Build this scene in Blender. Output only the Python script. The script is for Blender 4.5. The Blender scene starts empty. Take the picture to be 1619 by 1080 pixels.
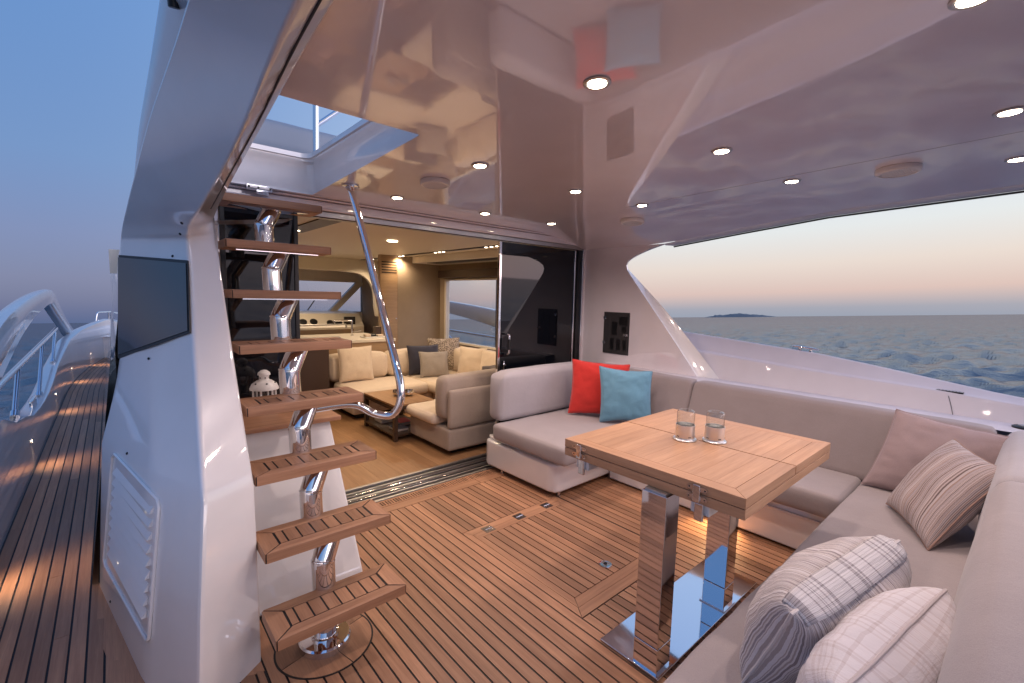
import bpy, bmesh, math, random
from mathutils import Vector, Matrix, noise
R = math.radians
random.seed(7)
S = bpy.context.scene
COL = S.collection

# ------------------------------------------------------------------ camera
YAW, PITCH, ROLL, CAMH = R(41.34), R(-5.70), R(1.38), 1.35
def cam_axes():
    f = Vector((math.sin(YAW) * math.cos(PITCH), math.cos(YAW) * math.cos(PITCH), math.sin(PITCH)))
    r = Vector((math.cos(YAW), -math.sin(YAW), 0)); u = r.cross(f)
    r2 = r * math.cos(ROLL) + u * math.sin(ROLL); u2 = -r * math.sin(ROLL) + u * math.cos(ROLL)
    return r2, u2, f
CR, CU, CF = cam_axes()
CP = Vector((0, 0, CAMH))
cd = bpy.data.cameras.new('camera'); cam = bpy.data.objects.new('camera', cd); COL.objects.link(cam)
m = Matrix((CR, CU, -CF)).transposed().to_4x4(); m.translation = CP
cam.matrix_world = m
cd.lens = 16; cd.sensor_width = 36; cd.clip_start = .02; cd.clip_end = 40000
S.camera = cam
def ray(x, y):
    k = 16 / 36 * 1619
    return CF + CR * ((x - 809.5) / k) + CU * ((540 - y) / k)
def at(x, y, axis, val):            # photograph pixel -> point on a known plane
    d = ray(x, y); return CP + d * ((val - CP[axis]) / d[axis])

# ------------------------------------------------------------------ sky (dusk; the yacht lies bow-up, so the true horizon is tilted)
UPN = Vector((.0079, .0593, 1)).normalized()
def lin(r, g, b):
    def f(c):
        c /= 255; return c / 12.92 if c <= .04045 else ((c + .055) / 1.055) ** 2.4
    return (f(r), f(g), f(b), 1)
SKY = .675
W = bpy.data.worlds.new('World'); S.world = W; W.use_nodes = True
wt = W.node_tree; wn, wl = wt.nodes, wt.links; wn.clear()
def N(t, **k):
    n = wn.new(t)
    for a, b in k.items(): setattr(n, a, b)
    return n
tc = N('ShaderNodeTexCoord')
dot = N('ShaderNodeVectorMath', operation='DOT_PRODUCT'); dot.inputs[1].default_value = UPN
wl.new(tc.outputs['Generated'], dot.inputs[0])
def sky_ramp(stops):
    mr = N('ShaderNodeMapRange'); mr.inputs['From Min'].default_value = -.02; mr.inputs['From Max'].default_value = .98
    wl.new(dot.outputs['Value'], mr.inputs['Value'])
    cr = N('ShaderNodeValToRGB'); wl.new(mr.outputs[0], cr.inputs[0])
    el = cr.color_ramp.elements
    for i, (e, c) in enumerate(stops):
        p = math.sin(R(e)) + .02
        x = el[i] if i < 2 else el.new(p)
        x.position = p; x.color = lin(*c)
    return cr
cool = sky_ramp([(-1.1, (70, 94, 134)), (1.2, (78, 100, 144)), (4, (98, 110, 155)), (8, (104, 119, 167)), (15, (98, 130, 181)), (32, (87, 131, 190)), (60, (78, 118, 188)), (85, (76, 115, 185))])
warm = sky_ramp([(-1.1, (134, 150, 170)), (.9, (150, 156, 172)), (2.6, (202, 178, 176)), (5.5, (216, 202, 196)), (9, (214, 217, 219)), (16, (198, 212, 232)), (32, (165, 192, 234)), (65, (105, 142, 206))])
adot = N('ShaderNodeVectorMath', operation='DOT_PRODUCT'); adot.inputs[1].default_value = (math.sin(R(118)), math.cos(R(118)), 0)
wl.new(tc.outputs['Generated'], adot.inputs[0])
amr = N('ShaderNodeMapRange', interpolation_type='SMOOTHSTEP')
amr.inputs['From Min'].default_value = -.58; amr.inputs['From Max'].default_value = .55
wl.new(adot.outputs['Value'], amr.inputs['Value'])
mx = N('ShaderNodeMix', data_type='RGBA')
wl.new(amr.outputs[0], mx.inputs['Factor']); wl.new(cool.outputs[0], mx.inputs['A']); wl.new(warm.outputs[0], mx.inputs['B'])
bg = N('ShaderNodeBackground'); bg.inputs['Strength'].default_value = SKY
wl.new(mx.outputs['Result'], bg.inputs['Color'])
mp = N('ShaderNodeMapping'); mp.inputs['Rotation'].default_value = (R(3.4), R(-.45), 0)
wl.new(tc.outputs['Generated'], mp.inputs['Vector'])
nis = N('ShaderNodeTexSky', sky_type='NISHITA'); nis.sun_disc = False; nis.sun_elevation = R(3); nis.sun_rotation = R(150)
wl.new(mp.outputs[0], nis.inputs['Vector'])
bg2 = N('ShaderNodeBackground'); bg2.inputs['Strength'].default_value = .02; wl.new(nis.outputs[0], bg2.inputs['Color'])
ad = N('ShaderNodeAddShader'); wl.new(bg.outputs[0], ad.inputs[0]); wl.new(bg2.outputs[0], ad.inputs[1])
wo = N('ShaderNodeOutputWorld'); wl.new(ad.outputs[0], wo.inputs['Surface'])

sd = bpy.data.lights.new('sun', 'SUN'); sd.energy = 1.25; sd.angle = R(70); sd.color = (.97, .84, 1)
sun = bpy.data.objects.new('sun', sd); COL.objects.link(sun)
sdir = Vector((math.sin(R(150)) * math.cos(R(16)), math.cos(R(150)) * math.cos(R(16)), math.sin(R(16))))
sun.rotation_euler = sdir.to_track_quat('Z', 'Y').to_euler(); sun.location = sdir * 50
S.view_settings.view_transform = 'Standard'; S.view_settings.look = 'None'
S.view_settings.exposure = 0.72; S.view_settings.gamma = 1
S.render.engine = 'CYCLES'
S.cycles.use_denoising = True; S.cycles.max_bounces = 10; S.cycles.diffuse_bounces = 4; S.cycles.glossy_bounces = 6
S.cycles.transparent_max_bounces = 12; S.cycles.caustics_reflective = False; S.cycles.caustics_refractive = False
S.cycles.sample_clamp_indirect = 4

# ------------------------------------------------------------------ materials
class Mat:
    def __init__(s, name):
        s.m = bpy.data.materials.new(name); s.m.use_nodes = True
        s.t = s.m.node_tree; s.n = s.t.nodes; s.l = s.t.links
        s.b = s.n['Principled BSDF']; s.out = s.n['Material Output']
    def new(s, t, **k):
        x = s.n.new(t)
        for a, b in k.items(): setattr(x, a, b)
        return x
    def set(s, **k):
        for a, b in k.items():
            a = a.replace('_', ' ')
            s.b.inputs[a].default_value = b
        return s
    def obj(s, scale=(1, 1, 1)):
        tc = s.new('ShaderNodeTexCoord'); mp = s.new('ShaderNodeMapping'); mp.inputs['Scale'].default_value = scale
        s.l.new(tc.outputs['Object'], mp.inputs['Vector']); return mp.outputs[0]
    def noise(s, vec, scale, detail=3, rough=.5):
        n = s.new('ShaderNodeTexNoise'); n.inputs['Scale'].default_value = scale
        n.inputs['Detail'].default_value = detail; n.inputs['Roughness'].default_value = rough
        if vec is not None: s.l.new(vec, n.inputs['Vector'])
        return n.outputs['Fac']
    def ramp(s, fac, stops, mode='LINEAR'):
        r = s.new('ShaderNodeValToRGB'); r.color_ramp.interpolation = mode; e = r.color_ramp.elements
        for i, (p, c) in enumerate(stops):
            x = e[i] if i < 2 else e.new(p)
            x.position = p; x.color = c if len(c) == 4 else (*c, 1)
        s.l.new(fac, r.inputs[0]); return r.outputs[0]
    def bump(s, fac, strength, dist):
        b = s.new('ShaderNodeBump'); b.inputs['Strength'].default_value = strength; b.inputs['Distance'].default_value = dist
        s.l.new(fac, b.inputs['Height']); s.l.new(b.outputs[0], s.b.inputs['Normal']); return b
    def col(s, o): s.l.new(o, s.b.inputs['Base Color']); return s
    def mult(s, c, fac, lo, hi):
        mr = s.new('ShaderNodeMapRange'); mr.inputs['To Min'].default_value = lo; mr.inputs['To Max'].default_value = hi
        s.l.new(fac, mr.inputs['Value'])
        v = s.new('ShaderNodeVectorMath', operation='SCALE'); s.l.new(c, v.inputs[0]); s.l.new(mr.outputs[0], v.inputs['Scale'])
        return v.outputs[0]
M = {}
def gel(name, c, wav=.0, ior=1.7):
    a = Mat(name).set(Base_Color=(*c, 1), Roughness=.28, Coat_Weight=1.0, Coat_Roughness=.03, Coat_IOR=ior)
    n = a.noise(a.obj(), 2.2, 2); bp = a.new('ShaderNodeBump'); bp.inputs['Strength'].default_value = .25; bp.inputs['Distance'].default_value = wav
    a.l.new(n, bp.inputs['Height']); a.l.new(bp.outputs[0], a.b.inputs['Coat Normal'])
    v = a.noise(a.obj(), 6, 4); a.col(a.ramp(v, [(.3, tuple(x * .95 for x in c)), (.7, c)]))
    M[name] = a.m
gel('gelcoat', (.80, .79, .79), .004)
gel('ceiling_gelcoat', (.88, .83, .865), .003, 2.1)
gel('house_gelcoat', (.78, .79, .82), .003)
gel('shaded_gelcoat', (.60, .58, .63), .004, 1.45); M['shaded_gelcoat'].node_tree.nodes['Principled BSDF'].inputs['Roughness'].default_value = .55; M['shaded_gelcoat'].node_tree.nodes['Principled BSDF'].inputs['Coat Weight'].default_value = .04  # white gelcoat of the starboard bulwark, its weaker light painted in as darker colour
gel('bulwark_gelcoat', (.74, .75, .78), .004, 2.8)
def wood(name, c0, c1, axis='y', rough=.5, coat=0, k=1.0, vary=(.78, 1.16), bump=.25):
    a = Mat(name); sc = {'x': (1.4, 30, 30), 'y': (30, 1.4, 30)}[axis]
    oi = a.new('ShaderNodeObjectInfo')
    tc = a.new('ShaderNodeTexCoord'); mp = a.new('ShaderNodeMapping'); mp.inputs['Scale'].default_value = sc
    ml = a.new('ShaderNodeMath', operation='MULTIPLY'); ml.inputs[1].default_value = 17; a.l.new(oi.outputs['Random'], ml.inputs[0])
    cx = a.new('ShaderNodeCombineXYZ')
    for i in range(3): a.l.new(ml.outputs[0], cx.inputs[i])
    a.l.new(tc.outputs['Object'], mp.inputs['Vector']); a.l.new(cx.outputs[0], mp.inputs['Location'])
    n = a.noise(mp.outputs[0], 1.6 * k, 5, .6); n2 = a.noise(mp.outputs[0], 9 * k, 3, .6)
    c = a.ramp(n, [(.28, c0), (.72, c1)])
    c = a.mult(c, n2, .8, 1.2); c = a.mult(c, oi.outputs['Random'], *vary)
    pt = a.noise(a.obj(), 1.7, 4, .6); c = a.mult(c, pt, .74, 1.24)
    a.col(c).set(Roughness=rough, Coat_Weight=coat, Coat_Roughness=.12); a.bump(n2, bump, .0008)
    rr = a.new('ShaderNodeMapRange'); rr.inputs['To Min'].default_value = rough - .1; rr.inputs['To Max'].default_value = rough + .12
    a.l.new(pt, rr.inputs['Value']); a.l.new(rr.outputs[0], a.b.inputs['Roughness'])
    M[name] = a.m
wood('teak', (.33, .16, .085), (.49, .262, .145), 'y', .5, vary=(.70, 1.22))
wood('teak_cross', (.33, .16, .085), (.49, .262, .145), 'x', .5, vary=(.85, 1.12))
wood('table_teak', (.40, .215, .115), (.53, .31, .18), 'x', .42, vary=(.93, 1.06))
wood('table_teak_edge', (.40, .21, .11), (.51, .29, .165), 'y', .42, vary=(.9, 1.06))
wood('oak_floor', (.30, .16, .075), (.42, .24, .12), 'y', .32, .1, vary=(.9, 1.08), bump=.08)
wood('dark_wood', (.035, .02, .013), (.07, .042, .028), 'y', .35, .2)
wood('tan_wood', (.36, .235, .13), (.43, .29, .17), 'x', .3, .3, vary=(.97, 1.03), bump=.05)
def plain(name, c, rough=.5, metal=0, **k):
    M[name] = Mat(name).set(Base_Color=(*c, 1), Roughness=rough, Metallic=metal, **k).m
def cmat(name, c, rough):
    a = Mat(name).set(Base_Color=(*c, 1), Roughness=rough, Metallic=1.0)
    n = a.noise(a.obj(), 40, 4); mr = a.new('ShaderNodeMapRange'); mr.inputs['To Min'].default_value = rough * .5; mr.inputs['To Max'].default_value = rough * 1.8
    a.l.new(n, mr.inputs['Value']); a.l.new(mr.outputs[0], a.b.inputs['Roughness']); M[name] = a.m
cmat('chrome', (.80, .80, .82), .04)
cmat('brushed', (.50, .48, .47), .34)
cmat('bronze', (.20, .17, .15), .3)
cmat('steel_cup', (.74, .73, .72), .30)
plain('caulk', (.012, .011, .012), .6)
plain('black', (.008, .008, .009), .35)
plain('rubber', (.02, .02, .022), .5)
plain('black_glass', (.004, .005, .008), .03, IOR=1.5)
plain('tinted_glass', (.02, .024, .03), .04, IOR=1.8)
plain('smoked_panel', (.045, .043, .045), .25)
plain('white_paint', (.78, .77, .74), .35)
plain('cream_paint', (.74, .68, .58), .45)
plain('grille_grey', (.32, .31, .33), .5)
plain('wax', (.75, .72, .66), .5)
plain('paper', (.62, .56, .5), .6)
plain('grey_leather', (.25, .29, .34), .5)
plain('brown_panel', (.055, .032, .022), .4)
def fabric(name, c, scale=700, rough=.9, vary=.09, bump=.35):
    a = Mat(name); v = a.obj()
    n = a.noise(v, scale, 2); n2 = a.noise(v, 7, 4, .6); n3 = a.noise(v, scale * .35, 2)
    cc = a.ramp(n, [(.3, tuple(x * (1 - vary * 1.6) for x in c)), (.7, tuple(min(1, x * (1 + vary)) for x in c))])
    cc = a.mult(cc, n2, .90, 1.10); a.col(cc).set(Roughness=rough, Sheen_Weight=.25, Sheen_Roughness=.5)
    ad = a.new('ShaderNodeMath', operation='MULTIPLY_ADD'); ad.inputs[1].default_value = 6; a.l.new(n2, ad.inputs[0]); a.l.new(n3, ad.inputs[2])
    a.bump(ad.outputs[0], bump, .0012); M[name] = a.m
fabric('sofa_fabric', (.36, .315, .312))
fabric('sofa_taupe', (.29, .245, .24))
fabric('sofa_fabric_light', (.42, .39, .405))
fabric('mauve_fabric', (.36, .275, .275))
fabric('red_fabric', (.62, .030, .022), 500)
fabric('blue_fabric', (.14, .32, .44), 500)
fabric('cream_fabric', (.72, .60, .48), 400)
fabric('beige_fabric', (.52, .42, .33), 400)
fabric('navy_fabric', (.035, .035, .06), 400)
fabric('grey_fabric', (.34, .30, .27), 300)
fabric('taupe_fabric', (.42, .34, .28), 400)
fabric('fabric_wall', (.34, .26, .18), 300, bump=.15)
def leopard():
    a = Mat('boucle_fabric'); n = a.noise(a.obj(), 75, 3)
    a.col(a.ramp(n, [(.42, (.16, .12, .09)), (.58, (.5, .42, .34))])).set(Roughness=.9); a.bump(n, .5, .003); M['boucle_fabric'] = a.m
leopard()
def stripe(name, cols, freq, pucker=0.0):
    a = Mat(name); uv = a.new('ShaderNodeUVMap'); sp = a.new('ShaderNodeSeparateXYZ'); a.l.new(uv.outputs[0], sp.inputs[0])
    wob = a.noise(uv.outputs[0], 5, 2); wm = a.new('ShaderNodeMath', operation='MULTIPLY_ADD'); wm.inputs[1].default_value = .004 + pucker
    a.l.new(wob, wm.inputs[0]); a.l.new(sp.outputs[0], wm.inputs[2])
    n = a.new('ShaderNodeTexNoise', noise_dimensions='1D'); n.inputs['Scale'].default_value = freq; n.inputs['Detail'].default_value = .6
    a.l.new(wm.outputs[0], n.inputs['W'])
    k = len(cols); st = [(0, cols[0])] + [(.30 + .40 * i / (k - 1), cols[i]) for i in range(1, k)]
    c = a.ramp(n.outputs['Fac'], st, 'CONSTANT')
    f = a.noise(a.obj(), 600, 2); c = a.mult(c, f, .85, 1.12)
    a.col(c).set(Roughness=.85, Sheen_Weight=.2)
    mpv = a.new('ShaderNodeMapping'); mpv.inputs['Scale'].default_value = (38, 5, 1); a.l.new(uv.outputs[0], mpv.inputs['Vector'])
    w = a.noise(mpv.outputs[0], 1.0, 3, .6); a.bump(w, .7, .007 if pucker else .003)
    M[name] = a.m
stripe('brown_stripe', [(.40, .34, .34), (.13, .09, .085), (.46, .40, .39), (.30, .19, .15), (.52, .46, .46), (.17, .12, .11)], 42)
stripe('grey_stripe', [(.54, .49, .48), (.25, .21, .21), (.62, .58, .58), (.38, .32, .30), (.60, .55, .53), (.30, .26, .27)], 56, .004)
def plaid(name, base, line):
    a = Mat(name); uv = a.new('ShaderNodeUVMap'); sp = a.new('ShaderNodeSeparateXYZ'); a.l.new(uv.outputs[0], sp.inputs[0])
    c = None
    outs = []
    for i, f in ((0, 14), (1, 11)):
        n = a.new('ShaderNodeTexNoise', noise_dimensions='1D'); n.inputs['Scale'].default_value = f; n.inputs['Detail'].default_value = 1
        a.l.new(sp.outputs[i], n.inputs['W']); outs.append(a.ramp(n.outputs['Fac'], [(0, base), (.44, base), (.5, line), (.55, tuple(min(1, x * 1.08) for x in base)), (.62, line), (.66, base)], 'CONSTANT'))
    mxx = a.new('ShaderNodeMix', data_type='RGBA'); mxx.inputs['Factor'].default_value = .5
    a.l.new(outs[0], mxx.inputs['A']); a.l.new(outs[1], mxx.inputs['B'])
    a.col(mxx.outputs['Result']).set(Roughness=.85, Sheen_Weight=.2)
    w = a.noise(uv.outputs[0], 9, 4, .6); a.bump(w, .6, .008); M[name] = a.m
plaid('white_plaid', (.66, .62, .63), (.54, .47, .46))
plaid('band_plaid', (.60, .57, .57), (.17, .14, .15))
def glass(name, tint=(1, 1, 1), f0=.035):
    a = Mat(name); tr = a.new('ShaderNodeBsdfTransparent'); tr.inputs[0].default_value = (*tint, 1)
    gl = a.new('ShaderNodeBsdfGlossy'); gl.inputs['Roughness'].default_value = .02
    lw = a.new('ShaderNodeLayerWeight'); pw = a.new('ShaderNodeMath', operation='POWER'); pw.inputs[1].default_value = 4.0
    a.l.new(lw.outputs['Facing'], pw.inputs[0]); fr = a.new('ShaderNodeMath', operation='MULTIPLY_ADD'); fr.inputs[1].default_value = .75; fr.inputs[2].default_value = f0
    a.l.new(pw.outputs[0], fr.inputs[0])
    ms = a.new('ShaderNodeMixShader'); a.l.new(fr.outputs[0], ms.inputs[0]); a.l.new(tr.outputs[0], ms.inputs[1]); a.l.new(gl.outputs[0], ms.inputs[2])
    a.l.new(ms.outputs[0], a.out.inputs['Surface']); M[name] = a.m
glass('clear_glass', (.93, .95, .96)); glass('candle_glass', (.96, .97, .97), .05)
def emit(name, c, s):
    a = Mat(name).set(Base_Color=(.8, .8, .8, 1)); a.b.inputs['Emission Color'].default_value = (*c, 1); a.b.inputs['Emission Strength'].default_value = s; M[name] = a.m
emit('lamp_warm', (1, .84, .62), 22); emit('led_warm', (1, .80, .55), 7)

# ------------------------------------------------------------------ helpers
def mesh(name, vs, fs, mat, parent=None, smooth=False, ang=None, uvs=None):
    me = bpy.data.meshes.new(name); me.from_pydata([tuple(v) for v in vs], [], fs)
    bm = bmesh.new(); bm.from_mesh(me); bmesh.ops.recalc_face_normals(bm, faces=bm.faces); bm.to_mesh(me); bm.free()
    return finish(name, me, mat, parent, smooth, ang, uvs)
def finish(name, me, mat, parent=None, smooth=False, ang=None, uvs=None):
    me.materials.append(M[mat] if isinstance(mat, str) else mat)
    if uvs is not None:
        ul = me.uv_layers.new(name='UVMap')
        for lp in me.loops: ul.data[lp.index].uv = uvs[lp.vertex_index]
    if smooth:
        for p in me.polygons: p.use_smooth = True
        if ang: me.set_sharp_from_angle(angle=R(ang))
    o = bpy.data.objects.new(name, me); COL.objects.link(o)
    if parent: adopt(o, parent)
    return o
ORG = {}
def adopt(o, parent):
    o.parent = parent; o.location = -ORG.get(parent.name, Vector())
    ORG[o.name] = Vector()
    if parent.name in ORG and ORG[parent.name].length > 0: ORG[o.name] = Vector()
def thing(name, label, cat, loc=(0, 0, 0), group=None):
    o = bpy.data.objects.new(name, None); COL.objects.link(o); o.location = loc; o.empty_display_size = .05
    o['label'] = label; o['category'] = cat
    if group: o['group'] = group
    ORG[o.name] = Vector(loc); return o
def tag(o, label, cat, group=None):
    o['label'] = label; o['category'] = cat
    if group: o['group'] = group
    return o
def struct(o): o['kind'] = 'structure'; return o
def bm_box(bm, x0, x1, y0, y1, z0, z1):
    v = [bm.verts.new((x, y, z)) for x in (x0, x1) for y in (y0, y1) for z in (z0, z1)]
    for f in ((0, 1, 3, 2), (4, 6, 7, 5), (0, 4, 5, 1), (2, 3, 7, 6), (0, 2, 6, 4), (1, 5, 7, 3)): bm.faces.new([v[i] for i in f])
def box(name, x0, x1, y0, y1, z0, z1, mat, parent=None, bev=0, seg=2):
    bm = bmesh.new(); bm_box(bm, x0, x1, y0, y1, z0, z1)
    if bev: bmesh.ops.bevel(bm, geom=bm.edges[:], offset=bev, segments=seg, affect='EDGES', profile=.5)
    bmesh.ops.recalc_face_normals(bm, faces=bm.faces)
    me = bpy.data.meshes.new(name); bm.to_mesh(me); bm.free()
    o = finish(name, me, mat, parent, bev > 0, 60)
    if bev: o.modifiers.new('wn', 'WEIGHTED_NORMAL')
    return o
def prism(name, poly, a0, a1, mat, parent=None, axis=2, bev=0, seg=2):
    n = len(poly)
    def P(p, a):
        return (p[0], p[1], a) if axis == 2 else ((a, p[0], p[1]) if axis == 0 else (p[0], a, p[1]))
    vs = [P(p, a0) for p in poly] + [P(p, a1) for p in poly]
    fs = [list(range(n))[::-1], list(range(n, 2 * n))] + [[i, (i + 1) % n, n + (i + 1) % n, n + i] for i in range(n)]
    if not bev: return mesh(name, vs, fs, mat, parent)
    bm = bmesh.new(); bv = [bm.verts.new(v) for v in vs]
    for f in fs: bm.faces.new([bv[i] for i in f])
    bmesh.ops.bevel(bm, geom=bm.edges[:], offset=bev, segments=seg, affect='EDGES', profile=.5)
    bmesh.ops.recalc_face_normals(bm, faces=bm.faces); me = bpy.data.meshes.new(name); bm.to_mesh(me); bm.free()
    o = finish(name, me, mat, parent, True, 60); o.modifiers.new('wn', 'WEIGHTED_NORMAL')
    return o
def rbox(name, x0, x1, y0, y1, z0, z1, r, mat, parent=None, puff=0, nz=.0028, n=14, shear=None):
    # dense soft box: rounded edges, puffed faces and faint unevenness
    c = Vector(((x0 + x1) / 2, (y0 + y1) / 2, (z0 + z1) / 2)); h = Vector(((x1 - x0) / 2, (y1 - y0) / 2, (z1 - z0) / 2))
    vs, fs, idx = [], [], {}
    def coords(hh):
        k = max(6, min(n * 2, int(hh * 2 / .05)))
        inner = [-1 + 2 * i / k for i in range(k + 1)]
        e = r / hh; ex = [-1, -1 + e * .12, -1 + e * .35, -1 + e * .7]
        return sorted(set([round(t, 5) for t in inner if abs(t) < 1 - e] + ex + [-t for t in ex]))
    g = [coords(h[i]) for i in range(3)]
    def vert(p):
        key = tuple(round(t, 5) for t in p)
        if key in idx: return idx[key]
        q = Vector([p[i] * h[i] for i in range(3)])
        inn = Vector([max(-(h[i] - r), min(h[i] - r, q[i])) for i in range(3)]); d = q - inn
        if d.length > 1e-9: d = d.normalized() * r
        w = inn + d; nn = d.normalized() if d.length else Vector()
        a, b, cc = (max(0, 1 - p[i] ** 2) for i in range(3))
        w += Vector((nn.x * b * cc, nn.y * a * cc, nn.z * a * b)) * puff
        wd = c + w
        wd += nn * (noise.noise(wd * 6) * nz + noise.noise(wd * 17) * nz * .35)
        if shear: wd = shear(wd)
        idx[key] = len(vs); vs.append(wd); return idx[key]
    for ax in range(3):
        b, d = [i for i in range(3) if i != ax]
        for s in (-1, 1):
            for i in range(len(g[b]) - 1):
                for j in range(len(g[d]) - 1):
                    q = []
                    for (ii, jj) in ((i, j), (i + 1, j), (i + 1, j + 1), (i, j + 1)):
                        p = [0, 0, 0]; p[ax] = s; p[b] = g[b][ii]; p[d] = g[d][jj]; q.append(vert(p))
                    fs.append(q)
    return mesh(name, vs, fs, mat, parent, True)
def catmull(pts, k=6):
    P = [Vector(p) for p in pts]; out = []
    for i in range(len(P) - 1):
        a, b, c, d = P[max(i - 1, 0)], P[i], P[i + 1], P[min(i + 2, len(P) - 1)]
        for j in range(k):
            t = j / k; out.append(.5 * ((2 * b) + (c - a) * t + (2 * a - 5 * b + 4 * c - d) * t * t + (3 * b - a - 3 * c + d) * t ** 3))
    out.append(P[-1]); return out
def fillet(pts, r, k=6):
    P = [Vector(p) for p in pts]; out = [P[0]]
    for i in range(1, len(P) - 1):
        a, b, c = P[i - 1], P[i], P[i + 1]; u = (a - b); v = (c - b); rr = min(r, u.length * .45, v.length * .45)
        p, q = b + u.normalized() * rr, b + v.normalized() * rr
        for j in range(k + 1):
            t = j / k; out.append(p * (1 - t) ** 2 + b * 2 * t * (1 - t) + q * t * t)
    out.append(P[-1]); return out
def tube(name, pts, r, mat, parent=None, n=14, cap=True):
    P = [Vector(p) for p in pts]; vs, fs = [], []
    T0 = (P[1] - P[0]).normalized(); up = Vector((0, 0, 1)) if abs(T0.z) < .9 else Vector((1, 0, 0))
    nrm = T0.cross(up).normalized()
    for i, p in enumerate(P):
        t = ((P[i] - P[i - 1]).normalized() if i else T0) + ((P[i + 1] - P[i]).normalized() if i < len(P) - 1 else Vector())
        t = t.normalized(); nrm = (nrm - t * nrm.dot(t)).normalized(); bn = t.cross(nrm)
        rr = r[i] if isinstance(r, (list, tuple)) else r
        for j in range(n):
            a = 2 * math.pi * j / n; vs.append(p + (nrm * math.cos(a) + bn * math.sin(a)) * rr)
    for i in range(len(P) - 1):
        for j in range(n): fs.append([i * n + j, i * n + (j + 1) % n, (i + 1) * n + (j + 1) % n, (i + 1) * n + j])
    if cap: fs.append(list(range(n))[::-1]); fs.append([(len(P) - 1) * n + j for j in range(n)])
    return mesh(name, vs, fs, mat, parent, True, 50)
def lathe(name, prof, c, mat, parent=None, n=28, axis=(0, 0, 1), ang=35):
    q = Vector((0, 0, 1)).rotation_difference(Vector(axis)); c = Vector(c); vs, fs = [], []
    for (r, z) in prof:
        for j in range(n):
            a = 2 * math.pi * j / n; vs.append(c + q @ Vector((max(r, 1e-5) * math.cos(a), max(r, 1e-5) * math.sin(a), z)))
    for i in range(len(prof) - 1):
        for j in range(n): fs.append([i * n + j, i * n + (j + 1) % n, (i + 1) * n + (j + 1) % n, (i + 1) * n + j])
    fs.append(list(range(n))[::-1]); fs.append([(len(prof) - 1) * n + j for j in range(n)])
    return mesh(name, vs, fs, mat, parent, True, ang)
def strip(name, A, B, mat, parent=None, smooth=True, ang=30, k=1):
    # surface between two polylines of equal length
    vs, fs = [], []; n = len(A)
    for j in range(k + 1):
        for i in range(n): vs.append(Vector(A[i]).lerp(Vector(B[i]), j / k))
    for j in range(k):
        for i in range(n - 1): fs.append([j * n + i, j * n + i + 1, (j + 1) * n + i + 1, (j + 1) * n + i])
    return mesh(name, vs, fs, mat, parent, smooth, ang)
def loft(name, lines, mat, parent=None, smooth=True, ang=35):
    n = len(lines[0]); vs = [Vector(p) for l in lines for p in l]; fs = []
    for j in range(len(lines) - 1):
        for i in range(n - 1): fs.append([j * n + i, j * n + i + 1, (j + 1) * n + i + 1, (j + 1) * n + i])
    return mesh(name, vs, fs, mat, parent, smooth, ang)
def pillow(name, label, cs, thick, mat, seed=0, group=None, n=30, wr=1.0, boxy=.42, pinch=.07, edge=None, cat='cushion'):
    # cs: BL, BR, TR, TL corner points; a stuffed square bulging both ways with tucked edges
    BL, BR, TR, TL = [Vector(c) for c in cs]
    nn = ((BR - BL) + (TR - TL)).cross((TL - BL) + (TR - BR)).normalized()
    rnd = Vector((seed * 3.7, seed * 1.3, seed * 2.1)); vs, fs, uv, idx = [], [], [], {}
    def pt(i, j, s):
        e = i in (0, n) or j in (0, n); key = (i, j, 0 if e else s)
        if key in idx: return idx[key]
        u, v = -math.cos(math.pi * i / n), -math.cos(math.pi * j / n)
        u = u * .6 + (-1 + 2 * i / n) * .4; v = v * .6 + (-1 + 2 * j / n) * .4
        uu = u * (1 - pinch * (1 - v * v) * abs(u) ** 2); vv = v * (1 - pinch * (1 - u * u) * abs(v) ** 2)
        a, b = (uu + 1) / 2, (vv + 1) / 2
        p = BL * (1 - a) * (1 - b) + BR * a * (1 - b) + TR * a * b + TL * (1 - a) * b
        k = max(0, (1 - u * u) * (1 - v * v)); h = thick / 2 * k ** boxy
        q = Vector((u * 2.2, v * 2.2, s * 2)) + rnd
        h *= 1 + .13 * noise.noise(q)
        near = max(abs(u), abs(v)) ** 3
        cr = noise.noise(Vector((u * 9 * (abs(v) > abs(u)) + u * 2, v * 9 * (abs(u) >= abs(v)) + v * 2, s * 5)) + rnd)
        cr2 = 1 - abs(noise.noise(Vector((u * 3 + v * 2.2, v * 3.4 - u, s * 3)) + rnd * 2)) * 3
        h += wr * (cr * .010 * near * min(1, k * 9) + max(0, cr2) * -.006 * min(1, k * 3))
        p = p + nn * (h * s)
        p += Vector((0, 0, 1)) * noise.noise(Vector((u * 3, v * 3, 9)) + rnd) * .006 * near
        idx[key] = len(vs); vs.append(p); uv.append((i / n, j / n)); return idx[key]
    for s in (1, -1):
        for i in range(n):
            for j in range(n): fs.append([pt(i, j, s), pt(i + 1, j, s), pt(i + 1, j + 1, s), pt(i, j + 1, s)])
    root = thing(name, label, cat, (BL + BR + TR + TL) / 4, group)
    mesh('cover', vs, fs, mat, root, True, None, uv)
    rim = [pt(i, 0, 1) for i in range(n)] + [pt(n, j, 1) for j in range(n)] + [pt(n - i, n, 1) for i in range(n)] + [pt(0, n - j, 1) for j in range(n)]
    pts = [vs[i] for i in rim]; tube('piping', pts + [pts[0]], .004, edge or mat, root, 6)
    if edge or True:
        o = COL.objects[-1]
    return root

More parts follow.
